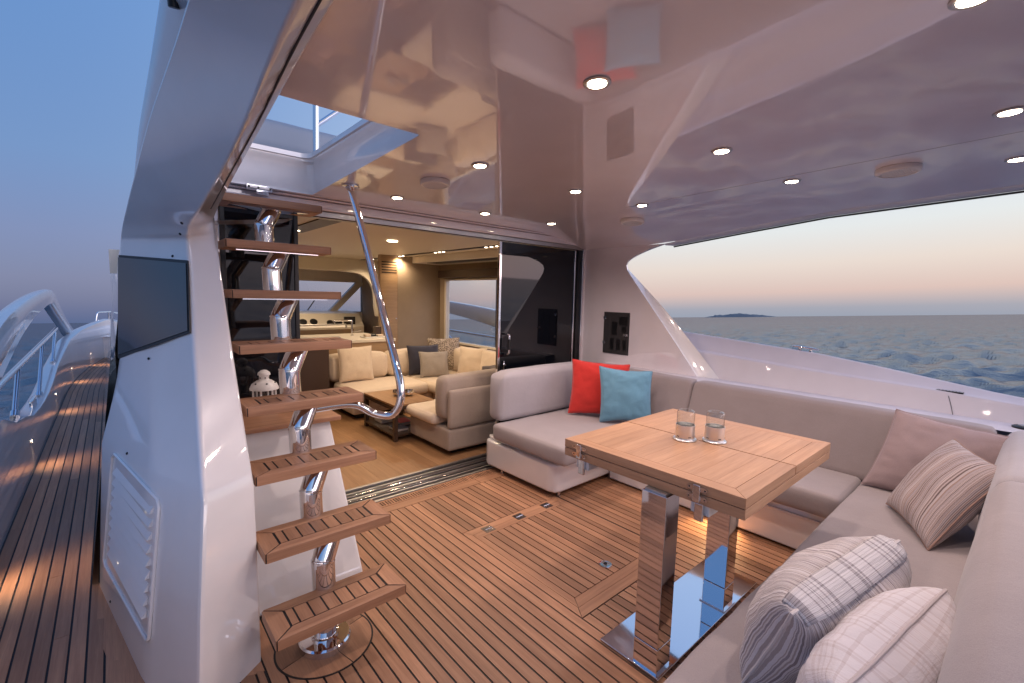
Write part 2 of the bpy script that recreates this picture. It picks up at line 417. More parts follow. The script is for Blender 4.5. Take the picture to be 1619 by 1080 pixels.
# ------------------------------------------------------------------ sea and island
def build_sea():
    import numpy as np
    a = Mat('sea_water'); v = a.obj((1, 1, 1))
    n2 = a.noise(v, 1.1, 3, .6); n3 = a.noise(v, 4.5, 3, .6)
    q = a.new('ShaderNodeMath', operation='MULTIPLY_ADD'); q.inputs[1].default_value = .3; a.l.new(n3, q.inputs[0]); a.l.new(n2, q.inputs[2])
    n1 = a.noise(v, .28, 3, .55); q1 = a.new('ShaderNodeMath', operation='MULTIPLY_ADD'); q1.inputs[1].default_value = 3.2; a.l.new(n1, q1.inputs[0]); a.l.new(q.outputs[0], q1.inputs[2])
    a.bump(q1.outputs[0], 1.0, .075); a.b.inputs['Specular IOR Level'].default_value = .5
    bpn = [x for x in a.n if x.type == 'BUMP'][0].outputs[0]
    df = a.new('ShaderNodeBsdfDiffuse'); df.inputs['Color'].default_value = (.026, .058, .10, 1); a.l.new(bpn, df.inputs['Normal'])
    gl = a.new('ShaderNodeBsdfGlossy'); gl.inputs['Roughness'].default_value = .13; a.l.new(bpn, gl.inputs['Normal'])
    fr = a.new('ShaderNodeFresnel'); fr.inputs['IOR'].default_value = 1.6; a.l.new(bpn, fr.inputs['Normal'])
    mn = a.new('ShaderNodeMath', operation='MINIMUM'); mn.inputs[1].default_value = .44; a.l.new(fr.outputs[0], mn.inputs[0])
    ms = a.new('ShaderNodeMixShader'); a.l.new(mn.outputs[0], ms.inputs[0]); a.l.new(df.outputs[0], ms.inputs[1]); a.l.new(gl.outputs[0], ms.inputs[2])
    a.l.new(ms.outputs[0], a.out.inputs['Surface']); M['sea_water'] = a.m
    rg = np.random.default_rng(3)
    az = np.concatenate([np.arange(-25, 105, .22), np.arange(105, 335, 2.5)]); rr = np.concatenate([[.0], 5 * 1.027 ** np.arange(0, 190), [1100, 1800, 3000, 6000, 16000]])
    A_, R_ = np.meshgrid(np.radians(az), rr); X, Y = R_ * np.sin(A_), R_ * np.cos(A_); Z = np.zeros_like(X)
    for k in range(64):
        lam = .8 * (6.5 / .8) ** rg.random(); th = math.radians(35) + rg.normal() * .55; ph = rg.random() * 6.28
        kk = 2 * math.pi / lam; amp = .0102 * lam ** .9 * (.6 + .8 * rg.random())
        fade = np.clip((lam * 170 - R_) / (lam * 100), 0, 1)
        Z += amp * fade * np.sin(kk * (X * math.sin(th) + Y * math.cos(th)) + ph + .8 * np.sin(kk * .21 * (X * math.cos(th) - Y * math.sin(th)) + ph * 3))
    n, mth = X.shape; vs = np.stack([X, Y, Z], -1).reshape(-1, 3)
    i = np.arange(n - 1)[:, None] * mth; j = np.arange(mth); jn = (j + 1) % mth
    fs = np.stack([i + j, i + jn, i + mth + jn, i + mth + j], -1).reshape(-1, 4)
    me = bpy.data.meshes.new('sea'); me.from_pydata(vs.tolist(), [], fs.tolist())
    o = finish('sea', me, 'sea_water', None, True)
    me.flip_normals() if me.polygons[mth * 5].normal.z < 0 else None
    o.rotation_euler = Vector((0, 0, 1)).rotation_difference(UPN).to_euler(); o.location = (0, 0, -1.9); struct(o)
build_sea()
def build_island():
    a = Mat('hazed_scrub'); n = a.noise(a.obj(), .02, 5)
    a.col(a.ramp(n, [(.35, (.10, .13, .15)), (.65, (.16, .18, .19))])).set(Roughness=1.0); M['hazed_scrub'] = a.m  # distance haze painted into the scrub colour as pale blue-grey
    d0, d1 = ray(1111, 499), ray(1229, 499); D = 4200
    q = Vector((0, 0, 1)).rotation_difference(UPN)
    a0, a1 = (Vector((d.x, d.y, 0)).normalized() * D for d in (d0, d1)); ax = (a1 - a0); L = ax.length; ax.normalize(); nx = Vector((-ax.y, ax.x, 0))
    vs, fs = [], []; K, J = 60, 10
    for i in range(K + 1):
        t = i / K
        prof = (math.sin(math.pi * min(1, t * 1.0)) ** .7) * (.75 + .35 * noise.noise(Vector((t * 5, 1, 0))) + .12 * noise.noise(Vector((t * 23, 4, 0)))) * (1 - .35 * t) + .0
        if t < .16: prof *= .55
        for j in range(J + 1):
            s = -1 + 2 * j / J; hh = 44 * prof * max(0, 1 - s * s) ** .8 * (1 + .25 * noise.noise(Vector((t * 14, s * 3, 2)))) - 1.5
            p = a0 + ax * (L * t) + nx * (150 * s); p.z = hh; p = q @ p; p.z -= 1.9; vs.append(p)
    for i in range(K):
        for j in range(J): b = i * (J + 1) + j; fs.append([b, b + 1, b + J + 2, b + J + 1])
    o = mesh('island_hill', vs, fs, 'hazed_scrub', None, True); struct(o)
build_island()

# ------------------------------------------------------------------ decks
def planks_rect(parent, X0, X1, pitch, segs, mat='teak', name='plank', z=0, gap=.0072):
    x = X0
    while x < X1 - .01:
        xe = min(x + pitch, X1)
        for y0, y1 in segs(x, xe):
            if y1 - y0 > .01: box(name, x + gap / 2, xe - gap / 2, y0 + gap / 2, y1 - gap / 2, z - .012, z, mat, parent)
        x += pitch
HX0, HX1, HY0, HY1 = 1.434, 2.212, 1.138, 2.02      # deck hatch
PX0, PP = .35, .0492
floor = struct(box('cockpit_floor', .3005, 3.46, -1.6, 2.72, -.06, -.0035, 'caulk'))
def seg_cockpit(a, b):
    c = (a + b) / 2
    if HX0 < c < HX1: return [(-.6, HY0), (HY1, 2.517)]
    j = random.choice((None, None, -.1, .35)) if c > 2.3 else None
    return [(-.6, 2.517)]
k0 = .695 - PP * 7
planks_rect(floor, k0, 2.95, PP, seg_cockpit)
for a, b in ((.36, 1.1), (1.1, 1.95), (1.95, 2.75)):
    box('margin_board', a + .002, b - .002, 2.519, 2.592, -.012, 0, 'teak_cross', floor)
# deck hatch, flush in the floor
ht = thing('deck_hatch', 'flush teak floor hatch with mitred border and three hinges beside the table', 'hatch', (1.82, 1.58, 0))
g = .002
def hp(name, poly, mat): prism(name, poly, -.012, .0008, mat, ht)
mw = .075
hp('border_board', [(HX0 + g, HY0 + g * 2), (HX0 + mw / 2 - g, HY0 + .055), (HX0 + mw / 2 - g, HY1 - .03), (HX0 + g, HY1 - g)], 'teak')
hp('border_board', [(HX0 + mw / 2 + g / 4, HY0 + .055), (HX0 + mw - g, HY0 + .108), (HX0 + mw - g, HY1 - .1), (HX0 + mw / 2 + g / 4, HY1 - .045)], 'teak')
hp('border_board', [(HX1 - g, HY0 + g * 2), (HX1 - g, HY1 - g), (HX1 - mw + g, HY1 - .1), (HX1 - mw + g, HY0 + .108)], 'teak')
hp('border_board', [(HX0 + g * 2, HY0 + g), (HX1 - g * 2, HY0 + g), (HX1 - mw / 2, HY0 + .052), (HX0 + mw / 2, HY0 + .052)], 'teak_cross')
hp('border_board', [(HX0 + mw / 2 + g, HY0 + .0535), (HX1 - mw / 2 - g, HY0 + .0535), (HX1 - mw, HY0 + .105), (HX0 + mw, HY0 + .105)], 'teak_cross')
hp('border_board', [(HX0 + mw, HY1 - .1), (HX1 - mw, HY1 - .1), (HX1 - mw / 2, HY1 - .0525), (HX0 + mw / 2, HY1 - .0525)], 'teak_cross')
hp('border_board', [(HX0 + mw / 2, HY1 - .051), (HX1 - mw / 2, HY1 - .051), (HX1 - g * 2, HY1 - g), (HX0 + g * 2, HY1 - g)], 'teak_cross')
x = HX0 + mw
while x < HX1 - mw - .02:
    xe = min(x + PP, HX1 - mw); box('plank', x + .0036, xe - .0036, HY0 + .1085, HY1 - .1025, -.012, .0008, 'teak', ht); x += PP
for hx in (1.582, 1.824, 2.063):
    h = box('hinge', hx - .034, hx + .034, HY1 - .084, HY1 - .022, -.004, .0025, 'bronze', ht, .001, 1)
    tube('pin', [(hx - .026, HY1 - .053, .003), (hx + .026, HY1 - .053, .003)], .004, 'chrome', h, 8)
    for sx in (-.016, .016):
        for sy in (-.015, .015): lathe('screw', [(.0035, .003), (.0028, .0042), (.001, .0044)], (hx + sx, HY1 - .053 + sy, 0), 'chrome', h, 8)
rg = lathe('pull_ring', [(.032, .0), (.032, .004), (.026, .0045), (.025, .0025), (.012, .002), (.011, .0045), (.001, .005)], (1.827, 1.316, .0005), 'chrome', ht)
lathe('lock', [(.010, 0), (.009, .007), (.002, .0075)], (1.83, 1.318, .001), 'black', ht, 12)
# round teak inlay below the stair foot
SB = Vector((.56, 1.69, 0))
ring = thing('stair_foot_inlay', 'round teak deck inlay in four arcs around the chrome stair foot', 'deck inlay', SB)
lathe('caulk_ring', [(.178, .0002), (.178, .0011), (.1, .0012), (.02, .0012)], SB, 'caulk', ring, 64)
for q in range(4):
    a0 = q * math.pi / 2 + .25 + .012; a1 = a0 + math.pi / 2 - .024; K = 14
    po = [(SB.x + .171 * math.cos(a0 + (a1 - a0) * i / K), SB.y + .171 * math.sin(a0 + (a1 - a0) * i / K)) for i in range(K + 1)]
    pi_ = [(SB.x + .085 * math.cos(a1 + (a0 - a1) * i / K), SB.y + .085 * math.sin(a1 + (a0 - a1) * i / K)) for i in range(K + 1)]
    prism('arc_board', po + pi_, .0012, .0022, 'teak', ring)

# side deck on the port side, running forward to the bow
def bow(Y): return .0215 * max(0, Y - 7.6) ** 2
sdk = struct(box('side_deck', -.60, .30, -1.6, 12.4, -.06, -.0035, 'caulk'))
FOOT = [(-.13, 12.0), (-.13, 2.76), (-.104, 2.68), (.02, 1.90), (.159, 1.776), (.36, 1.745)]
def foot_y(x):           # how far forward a plank at x may run before it meets the pillar foot
    for (xa, ya), (xb, yb) in zip(FOOT[2:-1], FOOT[3:]):
        if xa <= x <= xb: return ya + (yb - ya) * (x - xa) / (xb - xa)
    return 12 if x < -.104 else 1.745
sx = -.483
i = 0
while sx < .335:
    xe = min(sx + .0502, .3472); gp = .0036
    a, b = sx + gp, xe - gp
    if xe <= -.125:
        cuts = [-1.5, 1.2 + (i * 1.37) % 1.9, 3.6 + (i * .83) % 1.3, 5.2 + (i * .61) % 1.4, 8.6 + (i * .47) % 1.0, 11.6]
        for ya, yb in zip(cuts, cuts[1:]):
            ys = [ya + .0012] + [y / 2 for y in range(int(ya * 2) + 1, int(yb * 2) + 1) if ya < y / 2 < yb and y / 2 > 7.5] + [yb - .0012]
            poly = [(a + bow(y), y) for y in ys] + [(b + bow(y), y) for y in reversed(ys)]
            prism('plank', poly, -.012, 0, 'teak', sdk)
    else:
        off = .075 if xe < .03 else .05
        ya, yb = foot_y(a) - off * (2.2 if a < .02 else 1), foot_y(b) - off * (2.2 if b < .02 else 1)
        prism('plank', [(a, -1.5), (b, -1.5), (b, yb - .01), ((a + b) / 2, yb), (a, ya)], -.012, 0, 'teak', sdk)
    sx = xe; i += 1
prism('margin_board', [(-.128, 2.75), (-.104, 2.70), (.03, 1.87), (-.034, 1.85), (-.128, 2.45)], -.012, -.0002, 'teak', sdk)
prism('margin_board', [(.032, 1.868), (.157, 1.79), (.3474, 1.765), (.3474, 1.69), (.14, 1.715), (-.03, 1.846)], -.012, -.0002, 'teak', sdk)

# ------------------------------------------------------------------ hardtop, side walls, pillar
def zc(Y): return 1.90 + (2.9 - Y) * .033
TOPZ = [(2.95, 1.81), (2.05, 1.81), (1.5, 1.872), (.945, 1.93), (.085, 1.968), (-1.6, 2.01)]
def interp(tab, x):
    for (a, va), (b, vb) in zip(tab, tab[1:]):
        if b <= x <= a: return va + (vb - va) * (x - a) / (b - a)
    return tab[-1][1] if x < tab[-1][0] else tab[0][1]
WX = 3.45
CX = 2.66
def zceil(X, Y):
    c = zc(Y)
    if X > CX:
        s = (X - CX) / (WX - CX); return c - (c - interp(TOPZ, Y)) * (s ** 2.0)
    return c
# skylight well above the stairs
KX0, KX1, KY0, KY1 = .40, .90, 1.575, 2.80
def build_ceiling():
    vs, fs = [], []
    Ys = [-1.6, -.8, -.2, .3, .8, 1.2, KY0, 1.9, 2.2, 2.5, KY1, 2.95]
    Xs = [.35, KX0, KX1, 1.2, 1.6, 2.0, 2.4, 2.58, CX] + [CX + (WX - CX) * k / 16 for k in range(1, 17)]
    for y in Ys:
        for x in Xs: vs.append((x, y, zceil(x, y)))
    nx = len(Xs)
    for j in range(len(Ys) - 1):
        for i in range(nx - 1):
            if Xs[i] >= KX0 - 1e-6 and Xs[i + 1] <= KX1 + 1e-6 and Ys[j] >= KY0 - 1e-6 and Ys[j + 1] <= KY1 + 1e-6: continue
            fs.append([j * nx + i, j * nx + i + 1, (j + 1) * nx + i + 1, (j + 1) * nx + i])
    o = struct(mesh('ceiling', vs, fs, 'ceiling_gelcoat', None, True, 30))
    # outer skin of the hardtop (top deck) with the same opening
    T = 2.115
    for (x0, x1, y0, y1) in ((.30, KX0 - .012, -1.6, 3.0), (KX1 + .012, 3.66, -1.6, 3.0), (KX0 - .012, KX1 + .012, -1.6, KY0 - .012), (KX0 - .012, KX1 + .012, KY1 + .012, 3.0)):
        box('roof_panel', x0, x1, y0, y1, T - .03, T, 'gelcoat', o)
    # walls of the well, with a moulded upper rim
    rr = .05
    def ringpts(ins, zz):
        x0, x1, y0, y1 = KX0 + ins, KX1 - ins, KY0 + ins, KY1 - ins
        out = []
        for (cx, cy, a0) in ((x1 - rr, y1 - rr, 0), (x0 + rr, y1 - rr, 90), (x0 + rr, y0 + rr, 180), (x1 - rr, y0 + rr, 270)):
            for k in range(7): a = R(a0 + 15 * k); out.append((cx + rr * math.cos(a), cy + rr * math.sin(a)))
        out.append(out[0])
        return [Vector((p[0], p[1], zz if zz is not None else zc(p[1]) + .0005)) for p in out]
    loft('well_wall', [ringpts(-.012, None), ringpts(-.004, 1.99), ringpts(-.002, 2.065), ringpts(.012, 2.078), ringpts(.012, 2.09), ringpts(.022, 2.094), ringpts(.022, 2.118), ringpts(.0, 2.124), ringpts(-.03, 2.118)], 'gelcoat', o, True, 50)
    return o
ceiling = build_ceiling()
tube('rain_groove', [(2.53, y, zc(y) + .0004) for y in (-1.5, 0, 1, 1.8)], .0014, 'grille_grey', ceiling, 6)

# starboard wall forward of the big side opening
INNER = [(1.68, .73), (1.947, 1.06), (2.34, 1.53), (2.395, 1.60), (2.41, 1.645), (2.395, 1.682), (2.33, 1.722), (2.2, 1.77), (2.05, 1.81)]
OUTER = [(1.541, .748), (1.985, 1.215), (2.39, 1.585), (2.425, 1.619), (2.435, 1.65), (2.42, 1.685), (2.35, 1.727), (2.22, 1.773), (2.06, 1.813)]
wall = struct(prism('starboard_wall', [(2.99, 0), (2.99, 1.812)] + INNER[::-1] + [(1.60, .60), (1.60, 0)], WX, WX + .012, 'ceiling_gelcoat', None, 0))
A = catmull([(WX - .001, y, z) for y, z in INNER], 5); A1 = [p + Vector((.018, -.010 if p.z < 1.6 else .004, -.006)) for p in A]; B = catmull([(3.50, y, z) for y, z in OUTER], 5)
loft('opening_jamb', [A, A1, B, [p + Vector((.02, .03, .0)) for p in B]], 'gelcoat', wall, True, 60)
ysr = [2.05, 1.5, .945, .085, -.8, -1.6]
ta = [Vector((WX, y, interp(TOPZ, y))) for y in ysr]
loft('opening_head', [ta, [p + Vector((.02, 0, -.012)) for p in ta], [p + Vector((.16, 0, -.004)) for p in ta], [p + Vector((.20, 0, .15)) for p in ta]], 'gelcoat', wall, True, 50)
tube('head_seal', [p + Vector((.155, 0, -.012)) for p in ta], .006, 'rubber', wall, 8)
# starboard bulwark outboard of the sofa
Z1 = [(2.6, .985), (1.6, .932), (1.06, .898), (.34, .866), (-.015, .840), (-1.6, .75)]
Z2 = [(2.6, 1.12), (1.95, 1.077), (.90, .993), (.346, .910), (-.013, .857), (-1.6, .73)]
ysb = [2.6, 2.1, 1.7, 1.3, .97, .7, .37, .1, -.1, -.6, -1.6]
secs = []
for f in (lambda y: (3.30, .742), lambda y: (3.36, .752), lambda y: (3.49, .752), lambda y: (3.503, .738), lambda y: (3.58, interp(Z1, y) - .02), lambda y: (3.588, interp(Z1, y) - .004), lambda y: (3.60, interp(Z1, y)),
          lambda y: (3.645, interp(Z1, y)), lambda y: (3.655, interp(Z1, y) + .006), lambda y: (3.715, interp(Z2, y) - .008), lambda y: (3.725, interp(Z2, y)), lambda y: (3.775, interp(Z2, y) - .004), lambda y: (3.80, interp(Z2, y) - .03), lambda y: (3.9, .2), lambda y: (3.9, -2.4)):
    secs.append([Vector((f(y)[0], y, f(y)[1])) for y in ysb])
blw = struct(loft('starboard_bulwark', secs, 'shaded_gelcoat', None, True, 50))
tube('panel_seam', [(3.572, .272, interp(Z1, .272) - .02), (3.54, .255, .795), (3.505, .24, .745)], .0014, 'rubber', blw, 6)
vz = interp(Z1, .28)
vg = thing('bulwark_vent', 'dark slatted vent on the starboard bulwark ledge against the sea', 'vent', (3.622, .28, vz))
box('tray', 3.600, 3.645, .215, .335, vz - .004, vz + .003, 'black', vg)
for k in range(8): box('slat', 3.603, 3.642, .221 + k * .0143, .2275 + k * .0143, vz + .003, vz + .0065, 'brushed', vg)
cl = thing('mooring_cleat', 'small low metal cleat on the far starboard bulwark edge', 'cleat', (3.75, 1.05, interp(Z2, 1.05)))
for yy in (1.02, 1.09): lathe('post', [(.012, 0), (.01, .02), (.011, .025)], (3.75, yy, interp(Z2, yy) - .004), 'chrome', cl, 10)
tube('horn', [(3.75, .97, interp(Z2, .97) + .022), (3.75, 1.0, interp(Z2, 1.0) + .024), (3.75, 1.11, interp(Z2, 1.11) + .024), (3.75, 1.14, interp(Z2, 1.14) + .022)], [.004, .008, .008, .004], 'chrome', cl, 8)
fl = thing('fuel_cap', 'dark round filler cap on the ledge behind the sofa corner', 'filler cap', (3.41, -.03, .752))
lathe('ring', [(.048, 0), (.048, .008), (.04, .012), (.03, .011), (.001, .011)], (3.41, -.03, .752), 'black', fl)
lathe('cap', [(.028, .011), (.028, .016), (.001, .018)], (3.41, -.03, .752), 'brushed', fl, 16)

# port pillar and roof beam: strips between inner edge I, outer edge O and outboard lip L
I_ = [(.35, 1.745, 0), (.35, 1.75, .35), (.35, 1.767, .652), (.35, 2.0, 1.0), (.35, 2.30, 1.50), (.35, 2.37, 1.615), (.35, 2.36, 1.66), (.35, 2.05, 1.727), (.35, 1.47, 1.826), (.35, .935, 1.907), (.35, .0, 1.995), (.35, -1.5, 2.03)]
O_ = [(.140, 1.59, 0), (.158, 1.605, .33), (.183, 1.63, .678), (.212, 1.968, 1.024), (.237, 2.24, 1.493), (.2385, 2.225, 1.563), (.24, 2.15, 1.595), (.247, 1.89, 1.63), (.263, 1.36, 1.735), (.28, .93, 1.876), (.28, .0, 1.965), (.28, -1.5, 2.0)]
L_ = [(-.104, 2.68, 0), (-.085, 2.68, .33), (-.065, 2.68, .656), (.012, 2.68, 1.032), (.035, 2.68, 1.488), (.042, 2.66, 1.58), (.06, 2.5, 1.672), (.083, 2.3, 1.766), (.116, 1.9, 1.887), (.157, 1.3, 1.987), (.17, .3, 2.06), (.17, -1.5, 2.10)]
M_ = [(.022, 1.885, 0), (.047, 1.905, .33), (.070, 1.94, .66), (.115, 2.31, 1.026), (.136, 2.46, 1.49), (.140, 2.445, 1.572), (.15, 2.325, 1.634), (.165, 2.095, 1.698), (.19, 1.63, 1.811), (.2185, 1.115, 1.931), (.225, .15, 2.012), (.225, -1.5, 2.05)]
pil = thing('side_pillar', 'tall white gelcoat pillar sweeping into the roof with dark glass and louvred vent', 'pillar', (.12, 2.2, 0))
def curve3(P):
    return [Vector(P[0]), Vector(P[1])] + catmull(P[2:], 5)
cI, cO, cL, cM = curve3(I_), curve3(O_), curve3(L_), curve3(M_)
mid = [(a * .0 + b) for a, b in zip(cI, cO)]
inn = [p + Vector((0, .0, 0)) for p in cI]
deep = [Vector((.352, max(p.y + .02, 2.0) if p.z < 1.2 else p.y + .05, p.z + (.0 if p.z < 1.6 else .05))) for p in cI]
# rounded arrises held by close support lines
def mixl(A, B, t): return [a.lerp(b, t) for a, b in zip(A, B)]
def off(A, B, d): return [a + (b - a).normalized() * d for a, b in zip(A, B)]
e1, e1s, e2s, e2 = off(cI, cO, .007), off(cI, cO, .011), off(cO, cI, .018), off(cO, cI, .012)
f1, f1s, f2s, f2 = off(cO, cM, .012), off(cO, cM, .018), off(cL, cM, .016), off(cL, cM, .010)
ctr = [(a * 2 + b + c) / 4 for a, b, c in zip(cO, e2, f1)]
g1, g2 = off(cM, cO, .05), off(cM, cL, .05)
cMs = [(a * 2 + b + c) / 4 for a, b, c in zip(cM, g1, g2)]
front = [Vector((p.x + .05, p.y + (.03 if p.z < 1.5 else .0), p.z + (.0 if p.z < 1.58 else .03))) for p in cL]
cLs = [(a * 2 + b + c) / 4 for a, b, c in zip(cL, f2, off(cL, front, .010))]
back1 = [p + Vector((.001, .5, 0)) if p.z < 1.5 else p + Vector((.001, 0, .04)) for p in cI]
ci0 = [(a * 2 + b + c) / 4 for a, b, c in zip(cI, e1, off(cI, back1, .007))]
loft('shell', [back1, off(cI, back1, .011), off(cI, back1, .007), ci0, e1, e1s, e2s, e2, ctr, f1, f1s, g1, cMs, g2, f2s, f2, cLs, off(cL, front, .01), front], 'gelcoat', pil, True, 55)
prism('inner_panel', [(2.92, 0), (2.92, 1.86)] + [(p.y + .01, p.z) for p in cI if p.z <= 1.60][::-1], .346, .351, 'gelcoat', pil, 0)
gr = [a.lerp(b, .42) + Vector((0, 0, -.001)) for a, b in zip(cI, cO)]
gi = [k for k, p in enumerate(cI) if p.z > 1.69]
tube('seal_groove', [gr[k] for k in gi], .003, 'rubber', pil, 8)
def face(s, t):                      # outboard face, s from O to L, t index along the edge
    k = min(int(t), len(O_) - 2); f = t - k
    a, c, b = (Vector(Q[k]).lerp(Vector(Q[k + 1]), f) for Q in (O_, M_, L_)); return a.lerp(c, s * 2) if s < .5 else c.lerp(b, s * 2 - 1)
def proj(p):
    d = p - CP; w = d.dot(CF); k = 16 / 36 * 1619
    return 809.5 + k * d.dot(CR) / w, 540 - k * d.dot(CU) / w
def on_face(px, py):
    best = None; s, t, st = .5, 2.5, .5
    def err(s, t):
        q = proj(face(s, t)); return (q[0] - px) ** 2 + (q[1] - py) ** 2
    e = min(((err(a / 12, b / 6), a / 12, b / 6) for a in range(13) for b in range(1, 34))); e, s, t = e
    st = .08
    for _ in range(60):
        c = min((err(max(0, min(1, s + a * st)), max(0, min(5.9, t + b * st * 4))), max(0, min(1, s + a * st)), max(0, min(5.9, t + b * st * 4))) for a in (-1, 0, 1) for b in (-1, 0, 1))
        if c[0] < e: e, s, t = c
        else: st *= .6
    p = face(s, t); n = (face(s, t + .05) - face(s, t)).cross(face(min(1, s + .05), t) - face(s, t)).normalized() if s < .95 else (face(s, t + .05) - face(s, t)).cross(face(s, t) - face(s - .05, t)).normalized()
    if n.dot(CP - p) < 0: n = -n
    return p, n
def plate_on_face(name, pix, mat, off0, off1, parent, sub=6):
    # solid plate following the curved outboard face; pix = 4 corner pixels TL, TR, BR, BL
    vs, fs = [], []
    for lay in (off0, off1):
        for j in range(sub + 1):
            for i in range(sub + 1):
                u, v = i / sub, j / sub
                x = (pix[0][0] * (1 - u) + pix[1][0] * u) * (1 - v) + (pix[3][0] * (1 - u) + pix[2][0] * u) * v
                y = (pix[0][1] * (1 - u) + pix[1][1] * u) * (1 - v) + (pix[3][1] * (1 - u) + pix[2][1] * u) * v
                p, n = on_face(x, y); vs.append(p + n * lay)
    n1 = sub + 1; o = n1 * n1
    for j in range(sub):
        for i in range(sub):
            b = j * n1 + i; fs.append([b, b + 1, b + n1 + 1, b + n1]); fs.append([o + b, o + b + n1, o + b + n1 + 1, o + b + 1])
    edge = [i for i in range(n1)] + [j * n1 + sub for j in range(1, n1)] + [sub * n1 + i for i in range(sub - 1, -1, -1)] + [j * n1 for j in range(sub - 1, 0, -1)]
    for a, b in zip(edge, edge[1:] + edge[:1]): fs.append([a, b, o + b, o + a])
    return mesh(name, vs, fs, mat, parent, True, 40)
plate_on_face('window_seal', [(187, 403), (298, 412), (301, 526), (187, 567)], 'rubber', -.002, .003, pil)
plate_on_face('window_glass', [(189, 407), (296, 417), (299, 523), (189, 561)], 'tinted_glass', .001, .006, pil)
# louvred vent
vf = [(180, 715), (254, 793), (237, 1017), (166, 890)]
vent = plate_on_face('vent_recess', [(184, 722), (250, 795), (235, 1008), (171, 888)], 'house_gelcoat', -.003, .0015, pil)
def pxl(a, b, t): return (a[0] + (b[0] - a[0]) * t, a[1] + (b[1] - a[1]) * t)
fpts = []
for a, b in zip(vf, vf[1:] + vf[:1]):
    for t in (.04, .25, .5, .75, .96): p, n = on_face(*pxl(a, b, t)); fpts.append(p + n * .004)
tube('vent_frame', fpts + [fpts[0]], .0055, 'gelcoat', pil, 10)
NS = 9
for k in range(NS):
    t0, t1 = (k + .05) / NS, (k + .60) / NS
    TLp, TRp, BRp, BLp = (185, 738), (244, 799), (231, 985), (175, 880)
    a0, b0, b1, a1 = pxl(TLp, BLp, t0), pxl(TRp, BRp, t0), pxl(TRp, BRp, t1), pxl(TLp, BLp, t1)
    P = []
    for q, hi in ((a0, .0015), (b0, .0015), (b1, .014), (a1, .014)):
        p, n = on_face(*q); P.append((p, n, hi))
    vs = [p for p, n, h in P] + [p + n * h for p, n, h in P]
    mesh('slat', vs, [(0, 1, 2, 3), (4, 7, 6, 5), (0, 4, 5, 1), (1, 5, 6, 2), (2, 6, 7, 3), (3, 7, 4, 0)], 'gelcoat', pil)
for (sx_, sy_) in ((298, 305), (291, 336), (285, 370), (273, 405), (235, 567), (201, 717), (175, 951)):
    p, n = on_face(sx_, sy_); lathe('screw', [(.0055, -.001), (.0055, .002), (.003, .004), (.001, .0042)], p, 'black', pil, 10, n)
# house side, running forward from the pillar
hl = []
Yh = [2.70, 3.4, 4.2, 5, 6, 7, 7.6, 8.3, 9, 9.6, 10.2, 10.8, 11.4]
def hx_(z): return -.13 + .11 * max(0, z) / 1.0 if z < 1.05 else -.015 + (z - 1.05) * .12
hs = None
lines = []
for z in (0, .05, .35, .7, 1.02): lines.append([Vector((hx_(z) + bow(y), y, z)) for y in Yh])
house = struct(loft('house_side', lines, 'house_gelcoat', None, True, 40))
lines = [[Vector((hx_(z) + bow(y) + d, y, z - max(0, y - 5) * k)) for y in Yh] for z, d, k in ((1.02, .002, .0), (1.03, .012, .0), (1.58, .012, .085), (1.60, .006, .085))]
loft('window_band', lines, 'tinted_glass', house, True, 40)
lines = [[Vector((hx_(z) + bow(y) + d, y, z - max(0, y - 5) * .085)) for y in Yh] for z, d in ((1.605, .02), (1.63, .10), (1.68, .3), (1.74, .7))]
loft('roof_edge', lines, 'gelcoat', house, True, 40)
# flybridge coaming seen past the roof lip
ca = catmull([(.12, -1.4, 2.36), (.149, .8, 2.29), (.149, 1.9, 2.19), (.134, 2.8, 2.089), (.124, 3.2, 1.963), (.11, 3.4, 1.84)], 5)
cb = [p + Vector((.05, -.02, .006)) for p in ca]
cc_ = [Vector((.26, min(p.y, 3.3) - .1, max(1.7, p.z - .2))) for p in ca]
fc = struct(loft('flybridge_coaming', [[p + Vector((.16, -.05, -.22)) for p in ca], [p + Vector((.012, -.01, -.06)) for p in ca], ca, cb, [p + Vector((.09, 0, -.3)) for p in cb]], 'house_gelcoat', None, True, 45))
dl = thing('deck_floodlight', 'small dark lamp hanging at the top edge above the roof lip', 'lamp', (.165, 1.72, 2.2))
lathe('housing', [(.03, 0), (.045, .01), (.05, .05), (.045, .09), (.01, .1)], (.155, 1.62, 2.19), 'black', dl)
tube('arm', [(.17, 1.66, 2.13), (.165, 1.64, 2.20)], .014, 'black', dl, 8)

